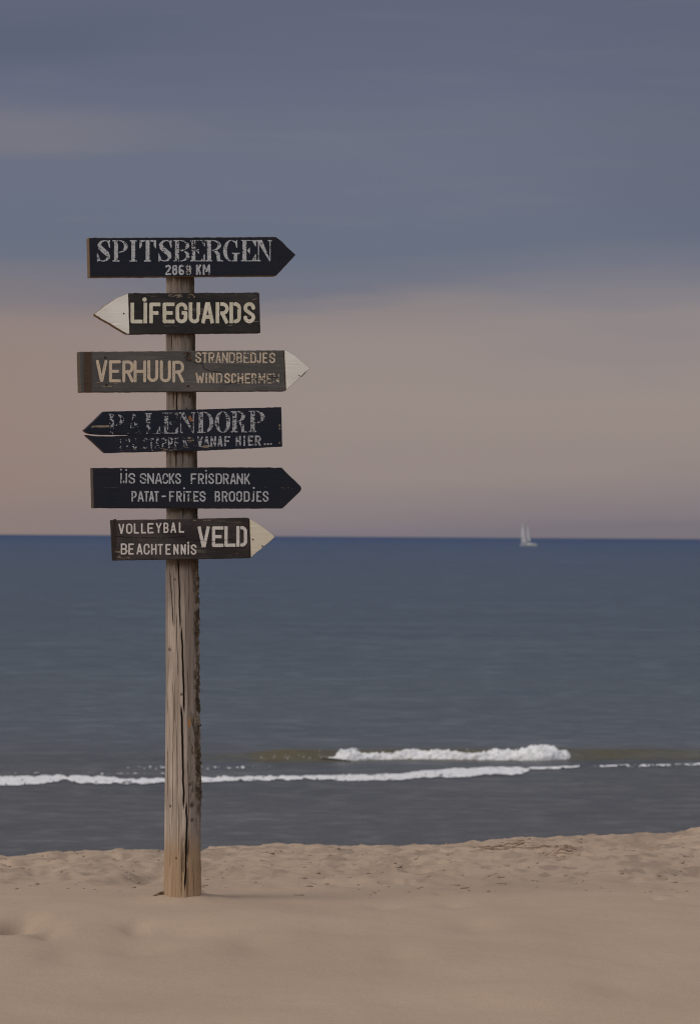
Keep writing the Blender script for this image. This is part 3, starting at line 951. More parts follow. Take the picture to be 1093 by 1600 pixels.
        cp = np.array([(0.84, 0.90, .0), (0.78, 0.95, .0), (0.56, 0.985, .03), (0.33, 0.93, .28), (0.20, 0.79, .62), (0.28, 0.635, .92), (0.50, 0.50, 1.0), (0.73, 0.36, .92),
                       (0.81, 0.21, .62), (0.68, 0.07, .28), (0.46, 0.02, .03), (0.22, 0.06, .0), (0.15, 0.12, .0)])
        tt = np.linspace(0, len(cp) - 1, 150)
        for a, b, c in zip(*(np.interp(tt, np.arange(len(cp)), cp[:, q]) for q in range(3))):
            th = hl * 0.55 + s * 0.50 * c
            o |= (X - a * w) ** 2 + ((Y - b * h) * (1 + 0.0 * c)) ** 2 <= th * th
        o &= (Y >= 0) & (Y <= h)
        o |= poly((w * 0.92, h), (w * 0.86, h), (w * 0.74, h * 0.93), (w * 0.86, h * 0.66), (w * 0.92, h * 0.64))
        o |= poly((w * 0.05, 0), (w * 0.11, 0), (w * 0.26, h * 0.08), (w * 0.11, h * 0.36), (w * 0.05, h * 0.38))
    return o


class Board:
    def __init__(self, name, outline, yc, thick, yaw, mat, label, slit=False):
        self.a = R(yaw)
        self.t = thick
        ctr = at_post(axis_x(yc), yc)
        n = np.array((math.sin(self.a), -math.cos(self.a), 0.0))
        self.n = n
        self.p0 = ctr + n * (float(post_r(yc)) + thick - 0.004)
        o = bpy.data.objects.new(name, bpy.data.meshes.new(name))
        COL.objects.link(o)
        o.parent = root
        o.location = self.p0 - base
        o.rotation_euler = (0, 0, self.a)
        o['label'] = label
        self.o = o
        self.U = np.array((math.cos(self.a), math.sin(self.a), 0.0))
        self.rs = np.random.RandomState(int(yc))
        self.plank(o.data, outline)
        o.data.materials.append(mat)

    def loc(self, px, py):
        P = on_plane(px, py, self.p0, self.n) - self.p0
        return np.stack([P @ self.U, P[..., 2]], -1)

    def plank(self, me, outline, jit=0.18, bev=0.0022):
        pts = []
        n = len(outline)
        for k in range(n):
            x0, y0 = outline[k][:2]
            x1, y1 = outline[(k + 1) % n][:2]
            L = math.hypot(x1 - x0, y1 - y0)
            m_ = max(1, int(L / 5))
            for q in range(m_):
                u = q / m_
                j = 0 if q == 0 else jit
                pts.append((x0 + (x1 - x0) * u + self.rs.normal(0, j * 0.4) , y0 + (y1 - y0) * u + self.rs.normal(0, j)))
        pts = np.array(pts)
        l2 = self.loc(pts[:, 0], pts[:, 1])
        bm = bmesh.new()
        vs = [bm.verts.new((a, 0.0, b)) for a, b in l2]
        f = bm.faces.new(vs)
        f.normal_update()
        if f.normal.y > 0:
            f.normal_flip()
        ex = bmesh.ops.extrude_face_region(bm, geom=[f])
        newv = [g for g in ex['geom'] if isinstance(g, bmesh.types.BMVert)]
        # the extruded copy becomes the front; the first face stays as the back
        for v in vs:
            v.co.y += self.t
        bmesh.ops.recalc_face_normals(bm, faces=bm.faces[:])
        fs = set(newv)
        rim = [e for e in bm.edges if e.verts[0] in fs and e.verts[1] in fs]
        bmesh.ops.bevel(bm, geom=rim, offset=bev, segments=1, affect='EDGES', clamp_overlap=True)
        lay = bm.verts.layers.float.new('rim')
        bmesh.ops.triangulate(bm, faces=[f for f in bm.faces if len(f.verts) > 4])
        # bare wood shows on the sawn ends and edges behind the rim
        bm.normal_update()
        for v in bm.verts:
            v[lay] = 1.0 if v.co.y > bev * 0.6 else 0.0
        bm.to_mesh(me)
        bm.free()

    def raster(self, cells, name, mat, lift=0.0006, label=None):
        """one mesh from boolean cell masks: list of (x edges, y edges, mask)"""
        Vs, Fs, n0 = [], [], 0
        for (ex, ey, mk) in cells:
            if not mk.any():
                continue
            PX, PY = np.meshgrid(ex, ey)
            l2 = self.loc(PX, PY)
            V = np.stack([l2[..., 0], np.full(PX.shape, -lift), l2[..., 1]], -1).reshape(-1, 3)
            F = grid_faces(*PX.shape)[mk.ravel()][:, ::-1]
            used, inv = np.unique(F, return_inverse=True)
            Fs.append(inv.reshape(-1, 4) + n0)
            Vs.append(V[used])
            n0 += len(used)
        if not Vs:
            return None
        me = np_mesh(name, np.concatenate(Vs), np.concatenate(Fs))
        o = link(name, me, self.o, mat)
        if label:
            o['label'] = label
        return o

    def text(self, letters, tl, bl, tr, br, s, mat, label, style=sans, wear=0.0, seed=1, cell=0.25, slant=0.0, fade=None, jit=0.0, space=6.2, **kw):
        """letters: (char, x0, x1[, wear]); tl.. = heights of the cap and base lines at both ends (x, y)"""
        cells = []
        for it in letters:
            ch, x0, x1 = it[:3]
            wr = it[3] if len(it) > 3 else wear
            xm = (x0 + x1) / 2
            if len(it) > 4:
                top, bot = it[4], it[5]
            else:
                top = np.interp(xm, [tl[0], tr[0]], [tl[1], tr[1]])
                bot = np.interp(xm, [bl[0], br[0]], [bl[1], br[1]])
                dj = self.rs.normal(0, jit) if jit else 0
                top += dj
                bot += dj
            ex = np.arange(x0 - 2.5, x1 + 2.5 + cell, cell)
            ey = np.arange(top - 2.0, bot + 2.0 + cell, cell)
            CX, CY = np.meshgrid((ex[:-1] + ex[1:]) / 2, (ey[:-1] + ey[1:]) / 2)
            wob = 0.35
            sh = 0.25 if style is sans and ch not in '*.-' else 0.0
            x0, x1 = x0 + sh, x1 - sh
            GX = CX - x0 + (fbm(CX / 3, CY / 3, seed=seed) - 0.5) * wob
            GY = bot - CY + (fbm(CX / 3, CY / 3, seed=seed + 7) - 0.5) * wob
            mk = style(ch, GX, GY, x1 - x0, bot - top, s, **kw)
            w_ = wr
            if fade is not None:
                w_ = wr + fade(CX, CY)
            nse = 0.62 * fbm(CX / 3.2, CY / 1.5, seed=seed + 11, octv=4, gain=0.6) + 0.38 * fbm(CX / 1.6, CY / 5.5, seed=seed + 13, octv=3)
            mk &= nse > (0.22 + 0.36 * w_)
            cells.append((ex, ey, mk))
        words_, cur = [], []
        for it, c in zip(letters, cells):
            if cur and it[1] - last > space:
                words_.append(cur)
                cur = []
            cur.append(c)
            last = max(it[2], last) if len(cur) > 1 else it[2]
        words_.append(cur)
        labs = label if isinstance(label, list) else [label] * len(words_)
        for wd, lb in zip(words_, labs):
            self.raster(wd, 'lettering', mat, 0.0007, lb)

    def patch(self, x0, y0, x1, y1, name, mat, thr=0.5, sx=6.0, sy=1.6, seed=1, soft=2.5, lift=0.0005, shape=None, cell=0.3, label=None):
        ex = np.arange(x0, x1 + cell, cell)
        ey = np.arange(y0, y1 + cell, cell)
        CX, CY = np.meshgrid((ex[:-1] + ex[1:]) / 2, (ey[:-1] + ey[1:]) / 2)
        ed = np.minimum(np.minimum(CX - x0, x1 - CX), np.minimum(CY - y0, y1 - CY))
        nse = fbm(CX / sx, CY / sy, seed=seed, octv=4, gain=0.6) + 0.25 * (np.clip(ed / soft, 0, 1) - 1)
        mk = nse > thr
        if shape is not None:
            mk &= shape(CX, CY)
        return self.raster([(ex, ey, mk)], name, mat, lift, label)

    def line(self, pts, wpx, name='crack', mat=None, seed=1, label=None):
        pts = np.array(pts, float)
        x0, x1 = pts[:, 0].min() - 2, pts[:, 0].max() + 2
        y0, y1 = pts[:, 1].min() - 2, pts[:, 1].max() + 2
        ex = np.arange(x0, x1, 0.25)
        ey = np.arange(y0, y1, 0.25)
        CX, CY = np.meshgrid((ex[:-1] + ex[1:]) / 2, (ey[:-1] + ey[1:]) / 2)
        CXw = CX + (fbm(CX / 4, CY / 4, seed=seed) - 0.5) * 2
        CYw = CY + (fbm(CX / 4, CY / 4, seed=seed + 3) - 0.5) * 2
        mk = seg_mask(CXw, CYw, [tuple(p) for p in pts], wpx, True)
        mk &= fbm(CX / 5, CY / 5, seed=seed + 5) > 0.30
        return self.raster([(ex, ey, mk)], name, mat or M_CRACK, 0.0009, label)

    def nails(self, pts, r=1.5):
        for (px, py) in pts:
            l2 = self.loc(np.array(px), np.array(py))
            bm = bmesh.new()
            rad_ = r / 417.0
            rings = [(rad_, 0.0), (rad_, -0.0012), (rad_ * 0.55, -0.0021)]
            prev = None
            for (q, yy) in rings:
                vs = [bm.verts.new((l2[0] + q * math.cos(2 * math.pi * k / 12), yy, l2[1] + q * math.sin(2 * math.pi * k / 12))) for k in range(12)]
                if prev:
                    for k in range(12):
                        bm.faces.new((prev[k], prev[(k + 1) % 12], vs[(k + 1) % 12], vs[k]))
                prev = vs
            bm.faces.new(prev)
            bmesh.ops.recalc_face_normals(bm, faces=bm.faces[:])
            me = bpy.data.meshes.new('nail')
            bm.to_mesh(me)
            bm.free()
            link('nail', me, self.o, M_NAIL)

    def tip(self, outline, mat, label):
        me = bpy.data.meshes.new('arrow_tip')
        self.plank(me, outline, 0.22, 0.0018)
        o = link('arrow_tip', me, self.o, mat)
        o['label'] = label


NAVY, NAVY2 = (0.0055, 0.0090, 0.0205), (0.0090, 0.0105, 0.0210)
# --- first board
M_B1 = mat_board('navy_black_board_paint', NAVY, NAVY2, (0.05, 0.047, 0.05), 0.66, 0.5, 1.0, (0.21, 0.135, 0.07))
b = Board('direction_board', [(139, 371.5), (431, 370), (441, 377.5), (452, 389), (462, 398), (447, 414.5), (431.5, 430.8), (140.5, 433)], 402, 0.042, 18, M_B1,
          'topmost navy black board reading SPITSBERGEN, pointing right')
b.text([('S', 150.6, 174), ('P', 175.9, 199.7), ('I', 202.4, 214.3), ('T', 218, 244), ('S', 246.3, 270.1), ('B', 271, 296.6, 0.62), ('E', 296.9, 320.2, 0.60),
        ('R', 321, 348.6), ('G', 348.6, 375.5), ('E', 376.4, 399.8), ('N', 400.7, 424.5)],
       (150, 375.3), (150, 408.8), (425, 375), (425, 408.2), 6.0, L_GREY, 'large white stencil letters SPITSBERGEN', didone, 0.42, 11)
b.text([('2', 257.8, 267.4), ('8', 268.6, 277.6), ('6', 279, 288), ('8', 289.6, 299, 0.75), ('K', 306, 314.9), ('M', 316.5, 328.6)],
       (257, 413.7), (257, 429.8), (329, 413.6), (329, 429.4), 2.9, L_GREY, ['small white stencil figures 2868', 'small white stencil letters KM'], sans, 0.40, 21)
b.patch(286, 376, 308, 388, 'bare_patch', M_BARE, 0.58, 4, 2, 31)
b.patch(288, 414, 301, 430, 'bare_patch', M_TAN, 0.60, 3, 2.2, 33)
b.line([(434, 402), (452, 401)], 0.8, seed=35)
b.nails([(280, 372.8), (294, 379)], 1.3)

# --- second board
M_B2 = mat_board('worn_black_board_paint', (0.0120, 0.0112, 0.0132), (0.035, 0.0305, 0.0310), (0.125, 0.115, 0.10), 0.61, 0.5, 3.0, (0.07, 0.05, 0.035))
b = Board('direction_board', [(201.5, 458), (404, 457), (405.5, 459.5), (407, 520), (203.5, 522)], 489, 0.038, 17, M_B2,
          'second board from the top, black reading LIFEGUARDS with a white tip pointing left')
b.tip([(148.5, 490.5), (165, 477.5), (182, 466), (200.8, 458.3), (202.8, 521.8), (199, 521.8), (168, 503.5), (150, 493)], M_WHITE, 'white painted arrow tip of the LIFEGUARDS board')
b.text([('L', 203.9, 223.0), ('I', 223.8, 230.6), ('*', 222.7, 229.3, 0.3, 464.8, 471.4), ('F', 233, 251), ('E', 254, 273), ('G', 274.2, 293.2), ('U', 294.7, 313), ('A', 314.2, 334.6),
        ('R', 336.7, 357.8), ('D', 358.2, 376.6), ('S', 380.2, 398.7)],
       (203, 473), (203, 505.2), (399, 472.2), (399, 505), 5.6, L_CREAM, 'large cream stencil letters LIFEGUARDS', sans, 0.18, 41, gap=1.5)
b.line([(312.3, 492), (311.5, 506)], 1.2, seed=43)
b.patch(262, 458.3, 306, 466.5, 'bare_patch', M_TAN, 0.59, 4, 1.8, 45)
b.patch(306, 458.2, 402, 464, 'bare_patch', M_TAN, 0.70, 7, 1.2, 47)
b.patch(384, 459, 405, 520, 'bare_patch', M_TAN, 0.73, 5, 2.5, 49)
b.patch(340, 505.5, 376, 512, 'bare_patch', M_TAN, 0.70, 8, 0.9, 51)
b.nails([(193.5, 489.8)], 1.1)

# --- third board
M_B3 = mat_board('grey_brown_board_paint', (0.071, 0.069, 0.069), (0.108, 0.102, 0.099), (0.19, 0.16, 0.125), 0.60, 0.6, 5.0, (0.125, 0.09, 0.06))
b = Board('direction_board', [(124.5, 549.5), (443.5, 547.2), (446.3, 611), (126, 612.8)], 580, 0.046, 19, M_B3,
          'third board from the top, grey brown reading VERHUUR with a white tip pointing right')
b.tip([(444.2, 547.4), (449, 548.5), (462, 556.5), (476, 568.5), (484.5, 575.5), (472, 586.5), (459, 599), (447, 609.5)], M_WHITE, 'white painted arrow tip of the VERHUUR board')
b.text([('V', 150, 168), ('E', 170.2, 189.4), ('R', 191, 209.3), ('H', 208.6, 228.8), ('U', 230, 247.6), ('U', 249.6, 267.4), ('R', 269, 287.8)],
       (150, 562.6), (150, 597), (288, 562.8), (288, 597), 4.7, L_SAND, 'large sand coloured letters VERHUUR', sans, 0.20, 61, rnd=True, jit=0.5, gap=0.6)
f3 = lambda x, y: 0.5 * np.clip((x - 385) / 45, 0, 1)
b.text([(c_, 290 + (u0) / 5.205, 290 + u1 / 5.205) for c_, u0, u1 in (('S', 78, 128), ('T', 133, 180), ('R', 185, 237), ('A', 242, 290), ('N', 294, 346), ('D', 350, 405), ('B', 411, 462),
        ('E', 468, 516), ('D', 524, 576), ('J', 578, 614), ('E', 624, 667), ('S', 677, 729))],
       (305, 550.4), (305, 566.8), (430, 551), (430, 567.6), 2.4, L_SAND, 'small sand coloured letters STRANDBEDJES', sans, 0.52, 71, gap=0.5)
b.text([(c_, 290 + (u0) / 5.205, 290 + u1 / 5.205) for c_, u0, u1 in (('W', 80, 152), ('I', 158, 180), ('N', 188, 236), ('D', 246, 300), ('S', 313, 362), ('C', 369, 413), ('H', 420, 471),
        ('E', 480, 526), ('R', 533, 578), ('M', 588, 650), ('E', 656, 702), ('N', 708, 760))],
       (305, 582.4), (305, 598.6), (436, 583.6), (436, 599.4), 2.5, L_SAND, 'small sand coloured letters WINDSCHERMEN', sans, 0.40, 81, fade=f3, gap=0.5)
b.patch(131, 550, 143.5, 612.3, 'bare_patch', M_BARE, 0.30, 12, 20, 83, 0.8, label='bare brown strip across the board end')
b.patch(284, 549, 302, 566, 'bare_patch', M_BARE, 0.56, 4, 3, 85)
b.patch(146, 594, 192, 608, 'bare_patch', M_TAN, 0.66, 9, 1.3, 87)
b.patch(286, 598, 306, 607, 'bare_patch', M_TAN, 0.66, 6, 1.0, 88)
b.line([(288, 560), (294, 553), (291, 561), (304, 566), (316, 568), (319, 576), (330, 580), (345, 582)], 0.9, seed=89)
b.line([(352, 600), (378, 597), (404, 592), (432, 589)], 0.7, seed=91)
b.nails([(164.7, 558.5), (166, 601.3), (293, 551.5), (294, 603)], 1.9)
b.line([(465, 586), (471, 588.5), (478, 580)], 0.8, seed=93)

# --- fourth board
M_B4 = mat_board('faded_navy_board_paint', (0.0060, 0.0095, 0.0220), (0.0095, 0.0120, 0.0240), (0.062, 0.058, 0.06), 0.64, 0.5, 7.0, (0.16, 0.11, 0.07))
b = Board('direction_board', [(131.3, 672.5), (139, 665.5), (151, 654), (162.5, 643), (250, 641), (439.5, 636.2), (441, 697.8), (330, 703.5), (165.5, 707.8), (150, 694), (134, 679.6),
                              (150, 681.4), (176, 681.8), (206, 679.6), (176, 679.3), (150, 678.6), (137, 676.4)], 671, 0.036, 18, M_B4,
          'fourth board from the top, navy reading PALENDORP, split at its left pointing tip')
f4 = lambda x, y: 0.25 * np.clip((300 - x) / 130, 0, 1) + 0.35 * np.clip((y - 662) / 14, 0, 1) * np.clip((255 - x) / 60, 0, 1)
b.text([('P', 168.9, 194, 0.62), ('A', 200, 219, 0.70), ('L', 226, 250.6, 0.64), ('E', 254, 278.4, 0.66), ('N', 279.5, 305, 0.62), ('D', 308, 333.4), ('O', 335.7, 359.8), ('R', 360.4, 385.8), ('P', 388.6, 413.6)],
       (169, 646.8), (169, 679), (413, 641.5), (413, 675), 6.6, L_BLUE, 'large faded stencil letters PALENDORP', didone, 0.60, 101, fade=f4, space=20)
l4 = [('1', 185, 191), ('2', 196, 204), ('0', 206.5, 215), ('S', 223, 231), ('T', 232.5, 240.5), ('A', 242, 250.5), ('P', 252.5, 260.5), ('P', 262.5, 270.5), ('E', 272.5, 280), ('N', 285.5, 295)]
b.text(l4, (185, 685.5), (185, 702), (300, 683), (300, 699.5), 2.4, L_BLUE, ['nearly vanished small figures 120', 'nearly vanished small letters STAPPEN', 'nearly vanished small letters STAPPEN'], sans, 1.0, 111, fade=lambda x, y: -0.26 * np.exp(-((x - 267) / 14) ** 2))
l5 = [('V', 308, 317, 0.72), ('A', 318.5, 327, 0.76), ('N', 328.5, 338, 0.55), ('A', 339.5, 348, 0.6), ('F', 350, 359.5, 0.6), ('H', 368, 376.5, 0.56), ('I', 379.5, 383.5), ('E', 387, 396), ('R', 398, 408)]
b.text(l5, (308, 682), (308, 698), (408, 680.4), (408, 696.3), 2.7, L_BLUE, ['small faded letters VANAF', 'small faded letters HIER'], sans, 0.45, 121)
b.text([('*', 412, 415, 0.1, 692.6, 695.6), ('*', 417, 420, 0.1, 692.4, 695.4), ('*', 421.6, 424.6, 0.1, 692.2, 695.2)], (1, 1), (1, 2), (2, 1), (2, 2), 2.6, L_BLUE, 'three white dots after HIER', sans, 0.1, 123)
b.patch(294, 649, 303, 660, 'bare_patch', mat_flat('rusty_bare_wood', (0.16, 0.075, 0.035), (0.27, 0.14, 0.075), 200, 0.9), 0.40, 4, 4, 125)
b.patch(293, 681, 305, 694, 'bare_patch', M_TAN, 0.56, 5, 1.3, 127)
b.patch(286, 694, 335, 703.3, 'bare_patch', M_TAN, 0.60, 10, 1.8, 129)
b.patch(186, 697, 292, 706, 'bare_patch', M_TAN, 0.685, 7, 1.5, 131, 2.0)
b.patch(143, 664, 171, 668.5, 'bare_patch', M_TAN, 0.34, 14, 2.2, 133, 2.0)
b.patch(434, 662, 440.2, 697, 'bare_patch', M_TAN, 0.60, 4, 4, 135)
b.line([(205, 679.3), (240, 679.8), (275, 679.2)], 1.1, seed=137)
b.line([(137, 676), (165, 675.5), (190, 677)], 1.0, seed=139)
b.nails([(299.5, 686)], 1.8)

# --- fifth board
M_B5 = mat_board('smooth_navy_board_paint', (0.0055, 0.0092, 0.0205), (0.0100, 0.0105, 0.0190), (0.045, 0.045, 0.05), 0.70, 0.45, 9.0, (0.085, 0.062, 0.045))
b = Board('direction_board', [(145, 731), (270, 730.5), (380, 730), (440, 730.5), (456, 746.5), (470, 760), (471, 764), (469, 768), (455, 781.5), (441, 794.6), (300, 794.6), (146.5, 794)], 763, 0.044, 18, M_B5,
          'fifth board from the top, navy reading IJS SNACKS FRISDRANK, pointing right')
b.text([('I', 187.4, 191), ('*', 187.6, 190.4, 0.1, 732.4, 735.2), ('J', 192, 199), ('*', 196, 198.8, 0.1, 733, 735.8), ('S', 200.6, 211.6), ('S', 218.3, 229.2), ('N', 230, 241), ('A', 242, 253.6), ('C', 253.8, 263.4), ('K', 263.7, 273.2), ('S', 273.6, 283),
        ('F', 297.8, 307.4), ('R', 309.3, 319), ('I', 320.6, 324), ('*', 320.4, 323, 0.1, 734, 736.6), ('S', 325.4, 334.6), ('D', 336.8, 347.2), ('R', 348.2, 357.8), ('A', 359.2, 369), ('N', 369.6, 379.7), ('K', 381.2, 391)],
       (187, 739.2), (187, 755.6), (391, 740), (391, 756.6), 2.3, L_GREY, ['small white letters IJS', 'small white letters SNACKS', 'small white letters FRISDRANK'], sans, 0.44, 141, gap=0.5)
b.text([('P', 205.4, 213.8), ('A', 215, 225), ('T', 225, 233), ('A', 232.6, 241), ('T', 240.6, 248.6), ('-', 252.6, 259), ('F', 264, 272.6), ('R', 275.3, 284.4), ('I', 286.2, 289.4), ('*', 286.3, 289.3, 0.1, 761.4, 764.4), ('T', 290, 299),
        ('E', 301.6, 310.8), ('S', 311.6, 321.5), ('B', 335.3, 344.1), ('R', 346.4, 356), ('O', 357.3, 367.5), ('O', 368.8, 378.5), ('D', 380.6, 390.2), ('J', 391.3, 397.6), ('*', 394.8, 397.8, 0.1, 760.8, 763.8), ('E', 400.2, 408.7), ('S', 410.2, 419.7)],
       (205, 767.3), (205, 783.6), (420, 767.5), (420, 784), 2.3, L_GREY, ['small white letters PATAT-FRITES', 'small white letters BROODJES'], sans, 0.44, 151, gap=0.5)
b.patch(296, 776, 311, 785, 'bare_patch', M_TAN, 0.58, 4, 1.4, 153)
b.patch(404, 760, 460, 764.5, 'bare_patch', M_TAN, 0.68, 9, 0.7, 155)
b.line([(160, 761), (186, 762.5)], 0.7, mat=mat_flat('dull_grain_streak', (0.03, 0.035, 0.045), (0.05, 0.055, 0.065), 80), name='grain_streak', seed=157)
b.nails([(298.5, 783)], 1.6)

# --- sixth board
M_B6 = mat_board('weathered_dark_brown_board', (0.0240, 0.0190, 0.0198), (0.056, 0.047, 0.047), (0.135, 0.118, 0.10), 0.585, 0.6, 11.0, (0.035, 0.024, 0.018))
b = Board('direction_board', [(177, 812.6), (300, 810.8), (386, 808.6), (389, 810), (391.3, 872.2), (300, 874), (180, 876)], 842, 0.050, 19, M_B6,
          'lowest board, dark brown reading VOLLEYBAL BEACHTENNIS VELD with a cream tip pointing right')
b.tip([(389.8, 810), (402, 817), (416, 827), (424, 833), (429.3, 839.5), (416, 851), (402, 862.5), (392, 871.5)], M_CREAM, 'cream painted arrow tip of the VELD board')
b.text([('V', 185.2, 194.4), ('O', 196.8, 207.2), ('L', 209, 217.6), ('L', 220.2, 228.6), ('E', 230.2, 240.4), ('Y', 243.4, 252.6), ('B', 255.2, 263.8), ('A', 266.2, 275.4), ('L', 279.2, 288.2)],
       (185, 818.4), (185, 834.4), (288, 816.0), (288, 832.2), 2.4, L_PINK, 'small white letters VOLLEYBAL', sans, 0.14, 161, rnd=True)
b.text([('B', 188.6, 199.2), ('E', 200.4, 209.6), ('A', 213.3, 223), ('C', 224.3, 234.2), ('H', 235.8, 245), ('T', 246.3, 255), ('E', 258.4, 267.2), ('N', 270.6, 279.2), ('N', 282.2, 290.6), ('I', 292.6, 296), ('*', 292.4, 295.6, 0.05, 846.4, 849.6), ('S', 297.8, 307.2)],
       (188, 849), (188, 866.4), (307, 850.6), (307, 866.8), 2.4, L_PINK, 'small white letters BEACHTENNIS', sans, 0.14, 171, rnd=True)
b.text([('V', 308.4, 328), ('E', 330.9, 349.4), ('L', 350.3, 368.2), ('D', 368.9, 386.2)], (308, 822.8), (308, 855), (386, 822), (386, 854), 5.0, L_PINK, 'large white stencil letters VELD', sans, 0.14, 181, gap=2.0)
b.patch(178, 858, 205, 875, 'bare_patch', M_TAN, 0.60, 6, 2.2, 183)
b.patch(280, 810.5, 345, 817, 'bare_patch', M_TAN, 0.66, 8, 1.4, 185)
b.patch(352, 863, 390, 871, 'bare_patch', M_TAN, 0.64, 8, 1.3, 187)
b.patch(175, 811, 182, 876, 'bare_patch', M_NAIL, 0.36, 6, 20, 189, 0.8)
b.line([(180, 838), (215, 840), (250, 841), (290, 838)], 0.9, seed=191)
b.line([(290, 843), (330, 846), (366, 842)], 0.7, seed=193)
b.nails([(395, 843), (409.7, 853.2)], 1.2)

# ------------------------------------------------------------------ sailing boat
def boat():
    wl = on_plane(825.0, 853.3, (0, 0, SEA_Z), (0, 0, 1))
    dist = wl[1]
    k = dist / FPX                                     # metres per measured step at the boat
    r = bpy.data.objects.new('sailing_boat', None)
    COL.objects.link(r)
    r.location = wl
    tag(r, 'white sailing boat under two pale sails far out near the horizon', 'sailing boat')
    L = 25.0 * k
    white = mat_flat('white_hull', (0.56, 0.55, 0.53), (0.66, 0.64, 0.62), 1.0, 0.4)
    sailm = mat_flat('pale_sailcloth', (0.52, 0.52, 0.54), (0.62, 0.61, 0.62), 0.6, 0.8)
    dark = mat_flat('navy_canvas', (0.02, 0.03, 0.06), (0.03, 0.045, 0.08), 3.0, 0.7)
    alu = mat_flat('grey_spar', (0.16, 0.16, 0.17), (0.22, 0.22, 0.23), 3.0, 0.5)
    # hull from cross sections, bow to +x
    bm = bmesh.new()
    secs = []
    for i in range(15):
        u = i / 14
        bw = 0.16 * L * (1 - max(0, (u - 0.45) / 0.55) ** 2.2) * (0.78 + 0.22 * min(1, u / 0.35)) + 0.01
        sheer = (3.0 + 0.9 * u * u) * k
        xx = (-0.5 + u) * L
        ring = [(xx, -bw, sheer), (xx + 0.2 * k * u, -bw * 0.93, sheer * 0.45), (xx - 0.6 * k * u * u, -bw * 0.6, -0.5 * k), (xx - 0.8 * k * u * u, 0, -0.9 * k),
                (xx - 0.6 * k * u * u, bw * 0.6, -0.5 * k), (xx + 0.2 * k * u, bw * 0.93, sheer * 0.45), (xx, bw, sheer)]
        secs.append([bm.verts.new(p) for p in ring])
    for i in range(14):
        for j in range(6):
            bm.faces.new((secs[i][j], secs[i + 1][j], secs[i + 1][j + 1], secs[i][j + 1]))
        bm.faces.new((secs[i][0], secs[i][6], secs[i + 1][6], secs[i + 1][0]))
    bm.faces.new(secs[0])
    bm.faces.new(secs[14])
    bmesh.ops.recalc_face_normals(bm, faces=bm.faces[:])
    me = bpy.data.meshes.new('hull')
    bm.to_mesh(me)
    bm.free()
    link('hull', me, r, white)
    # cabin with rounded plan
    bm = bmesh.new()
    lo, hi = [], []
    for i in range(16):
        a = 2 * math.pi * i / 16
        cx, cy = math.cos(a), math.sin(a)
        lo.append(bm.verts.new((0.08 * L + 0.20 * L * cx, 0.09 * L * cy, 3.0 * k)))
        hi.append(bm.verts.new((0.07 * L + 0.16 * L * cx, 0.075 * L * cy, 4.6 * k)))
    for i in range(16):
        bm.faces.new((lo[i], lo[(i + 1) % 16], hi[(i + 1) % 16], hi[i]))
    bm.faces.new(hi)
    bmesh.ops.recalc_face_normals(bm, faces=bm.faces[:])
    me = bpy.data.meshes.new('cabin')
    bm.to_mesh(me)
    bm.free()
    link('cabin', me, r, white)

    def spar(name, p, q, ra, rb):
        p, q = Vector(p), Vector(q)
        bm = bmesh.new()
        bmesh.ops.create_cone(bm, cap_ends=True, segments=8, radius1=ra, radius2=rb, depth=(q - p).length)
        bmesh.ops.transform(bm, matrix=Matrix.Translation((p + q) / 2) @ (q - p).to_track_quat('Z', 'Y').to_matrix().to_4x4(), verts=bm.verts)
        me = bpy.data.meshes.new(name)
        bm.to_mesh(me)
        bm.free()
        return link(name, me, r, alu)
    mx = -2.2 * k
    spar('mast', (mx, 0, 3.0 * k), (mx - 0.5 * k, 0, 37 * k), 0.32 * k, 0.16 * k)
    spar('boom', (mx, 0, 5.0 * k), (mx - 8.6 * k, -1.2 * k, 4.6 * k), 0.26 * k, 0.2 * k)

    def sail(name, a, b_, c_, belly, side):
        """curved triangular sail: head a, tack b, clew c"""
        a, b_, c_ = Vector(a), Vector(b_), Vector(c_)
        n = 14
        rows = []
        bm = bmesh.new()
        for i in range(n + 1):
            u = i / n
            p, q = a.lerp(b_, u), a.lerp(c_, u)
            row = []
            for j in range(9):
                w_ = j / 8
                pt = p.lerp(q, w_)
                pt.y += side * belly * math.sin(math.pi * w_) * math.sin(math.pi * min(1, u * 0.9 + 0.05))
                pt.x += side * 0.25 * belly * math.sin(math.pi * u) * w_
                row.append(bm.verts.new(pt))
            rows.append(row)
        for i in range(n):
            for j in range(8):
                bm.faces.new((rows[i][j], rows[i][j + 1], rows[i + 1][j + 1], rows[i + 1][j]))
        bmesh.ops.remove_doubles(bm, verts=bm.verts, dist=0.004)
        bmesh.ops.recalc_face_normals(bm, faces=bm.faces[:])
        gm = bmesh.ops.solidify(bm, geom=bm.faces[:], thickness=0.02)
        me = bpy.data.meshes.new(name)
        bm.to_mesh(me)
        bm.free()
        return link(name, me, r, sailm)
    sail('mainsail', (mx - 7.6 * k, -1.0 * k, 36 * k), (mx - 0.5 * k, 0, 5.2 * k), (mx - 8.6 * k, -1.2 * k, 4.8 * k), 1.0 * k, -1)
    sail('jib', (mx - 0.2 * k, -0.2 * k, 35 * k), (mx + 5.6 * k, 0, 7.8 * k), (mx + 0.6 * k, -1.6 * k, 7.4 * k), 0.9 * k, -1)
    # spray hood, bow rail
    bm = bmesh.new()
    bmesh.ops.create_uvsphere(bm, u_segments=14, v_segments=8, radius=1.0)
    bmesh.ops.delete(bm, geom=[v for v in bm.verts if v.co.z < -0.05], context='VERTS')
    bmesh.ops.transform(bm, matrix=Matrix.Translation((-5.0 * k, 0, 3.1 * k)) @ Matrix.Diagonal((2.4 * k, 1.6 * k, 1.5 * k, 1)), verts=bm.verts)
    me = bpy.data.meshes.new('spray_hood')
    bm.to_mesh(me)
    bm.free()
    link('spray_hood', me, r, dark)


boat()

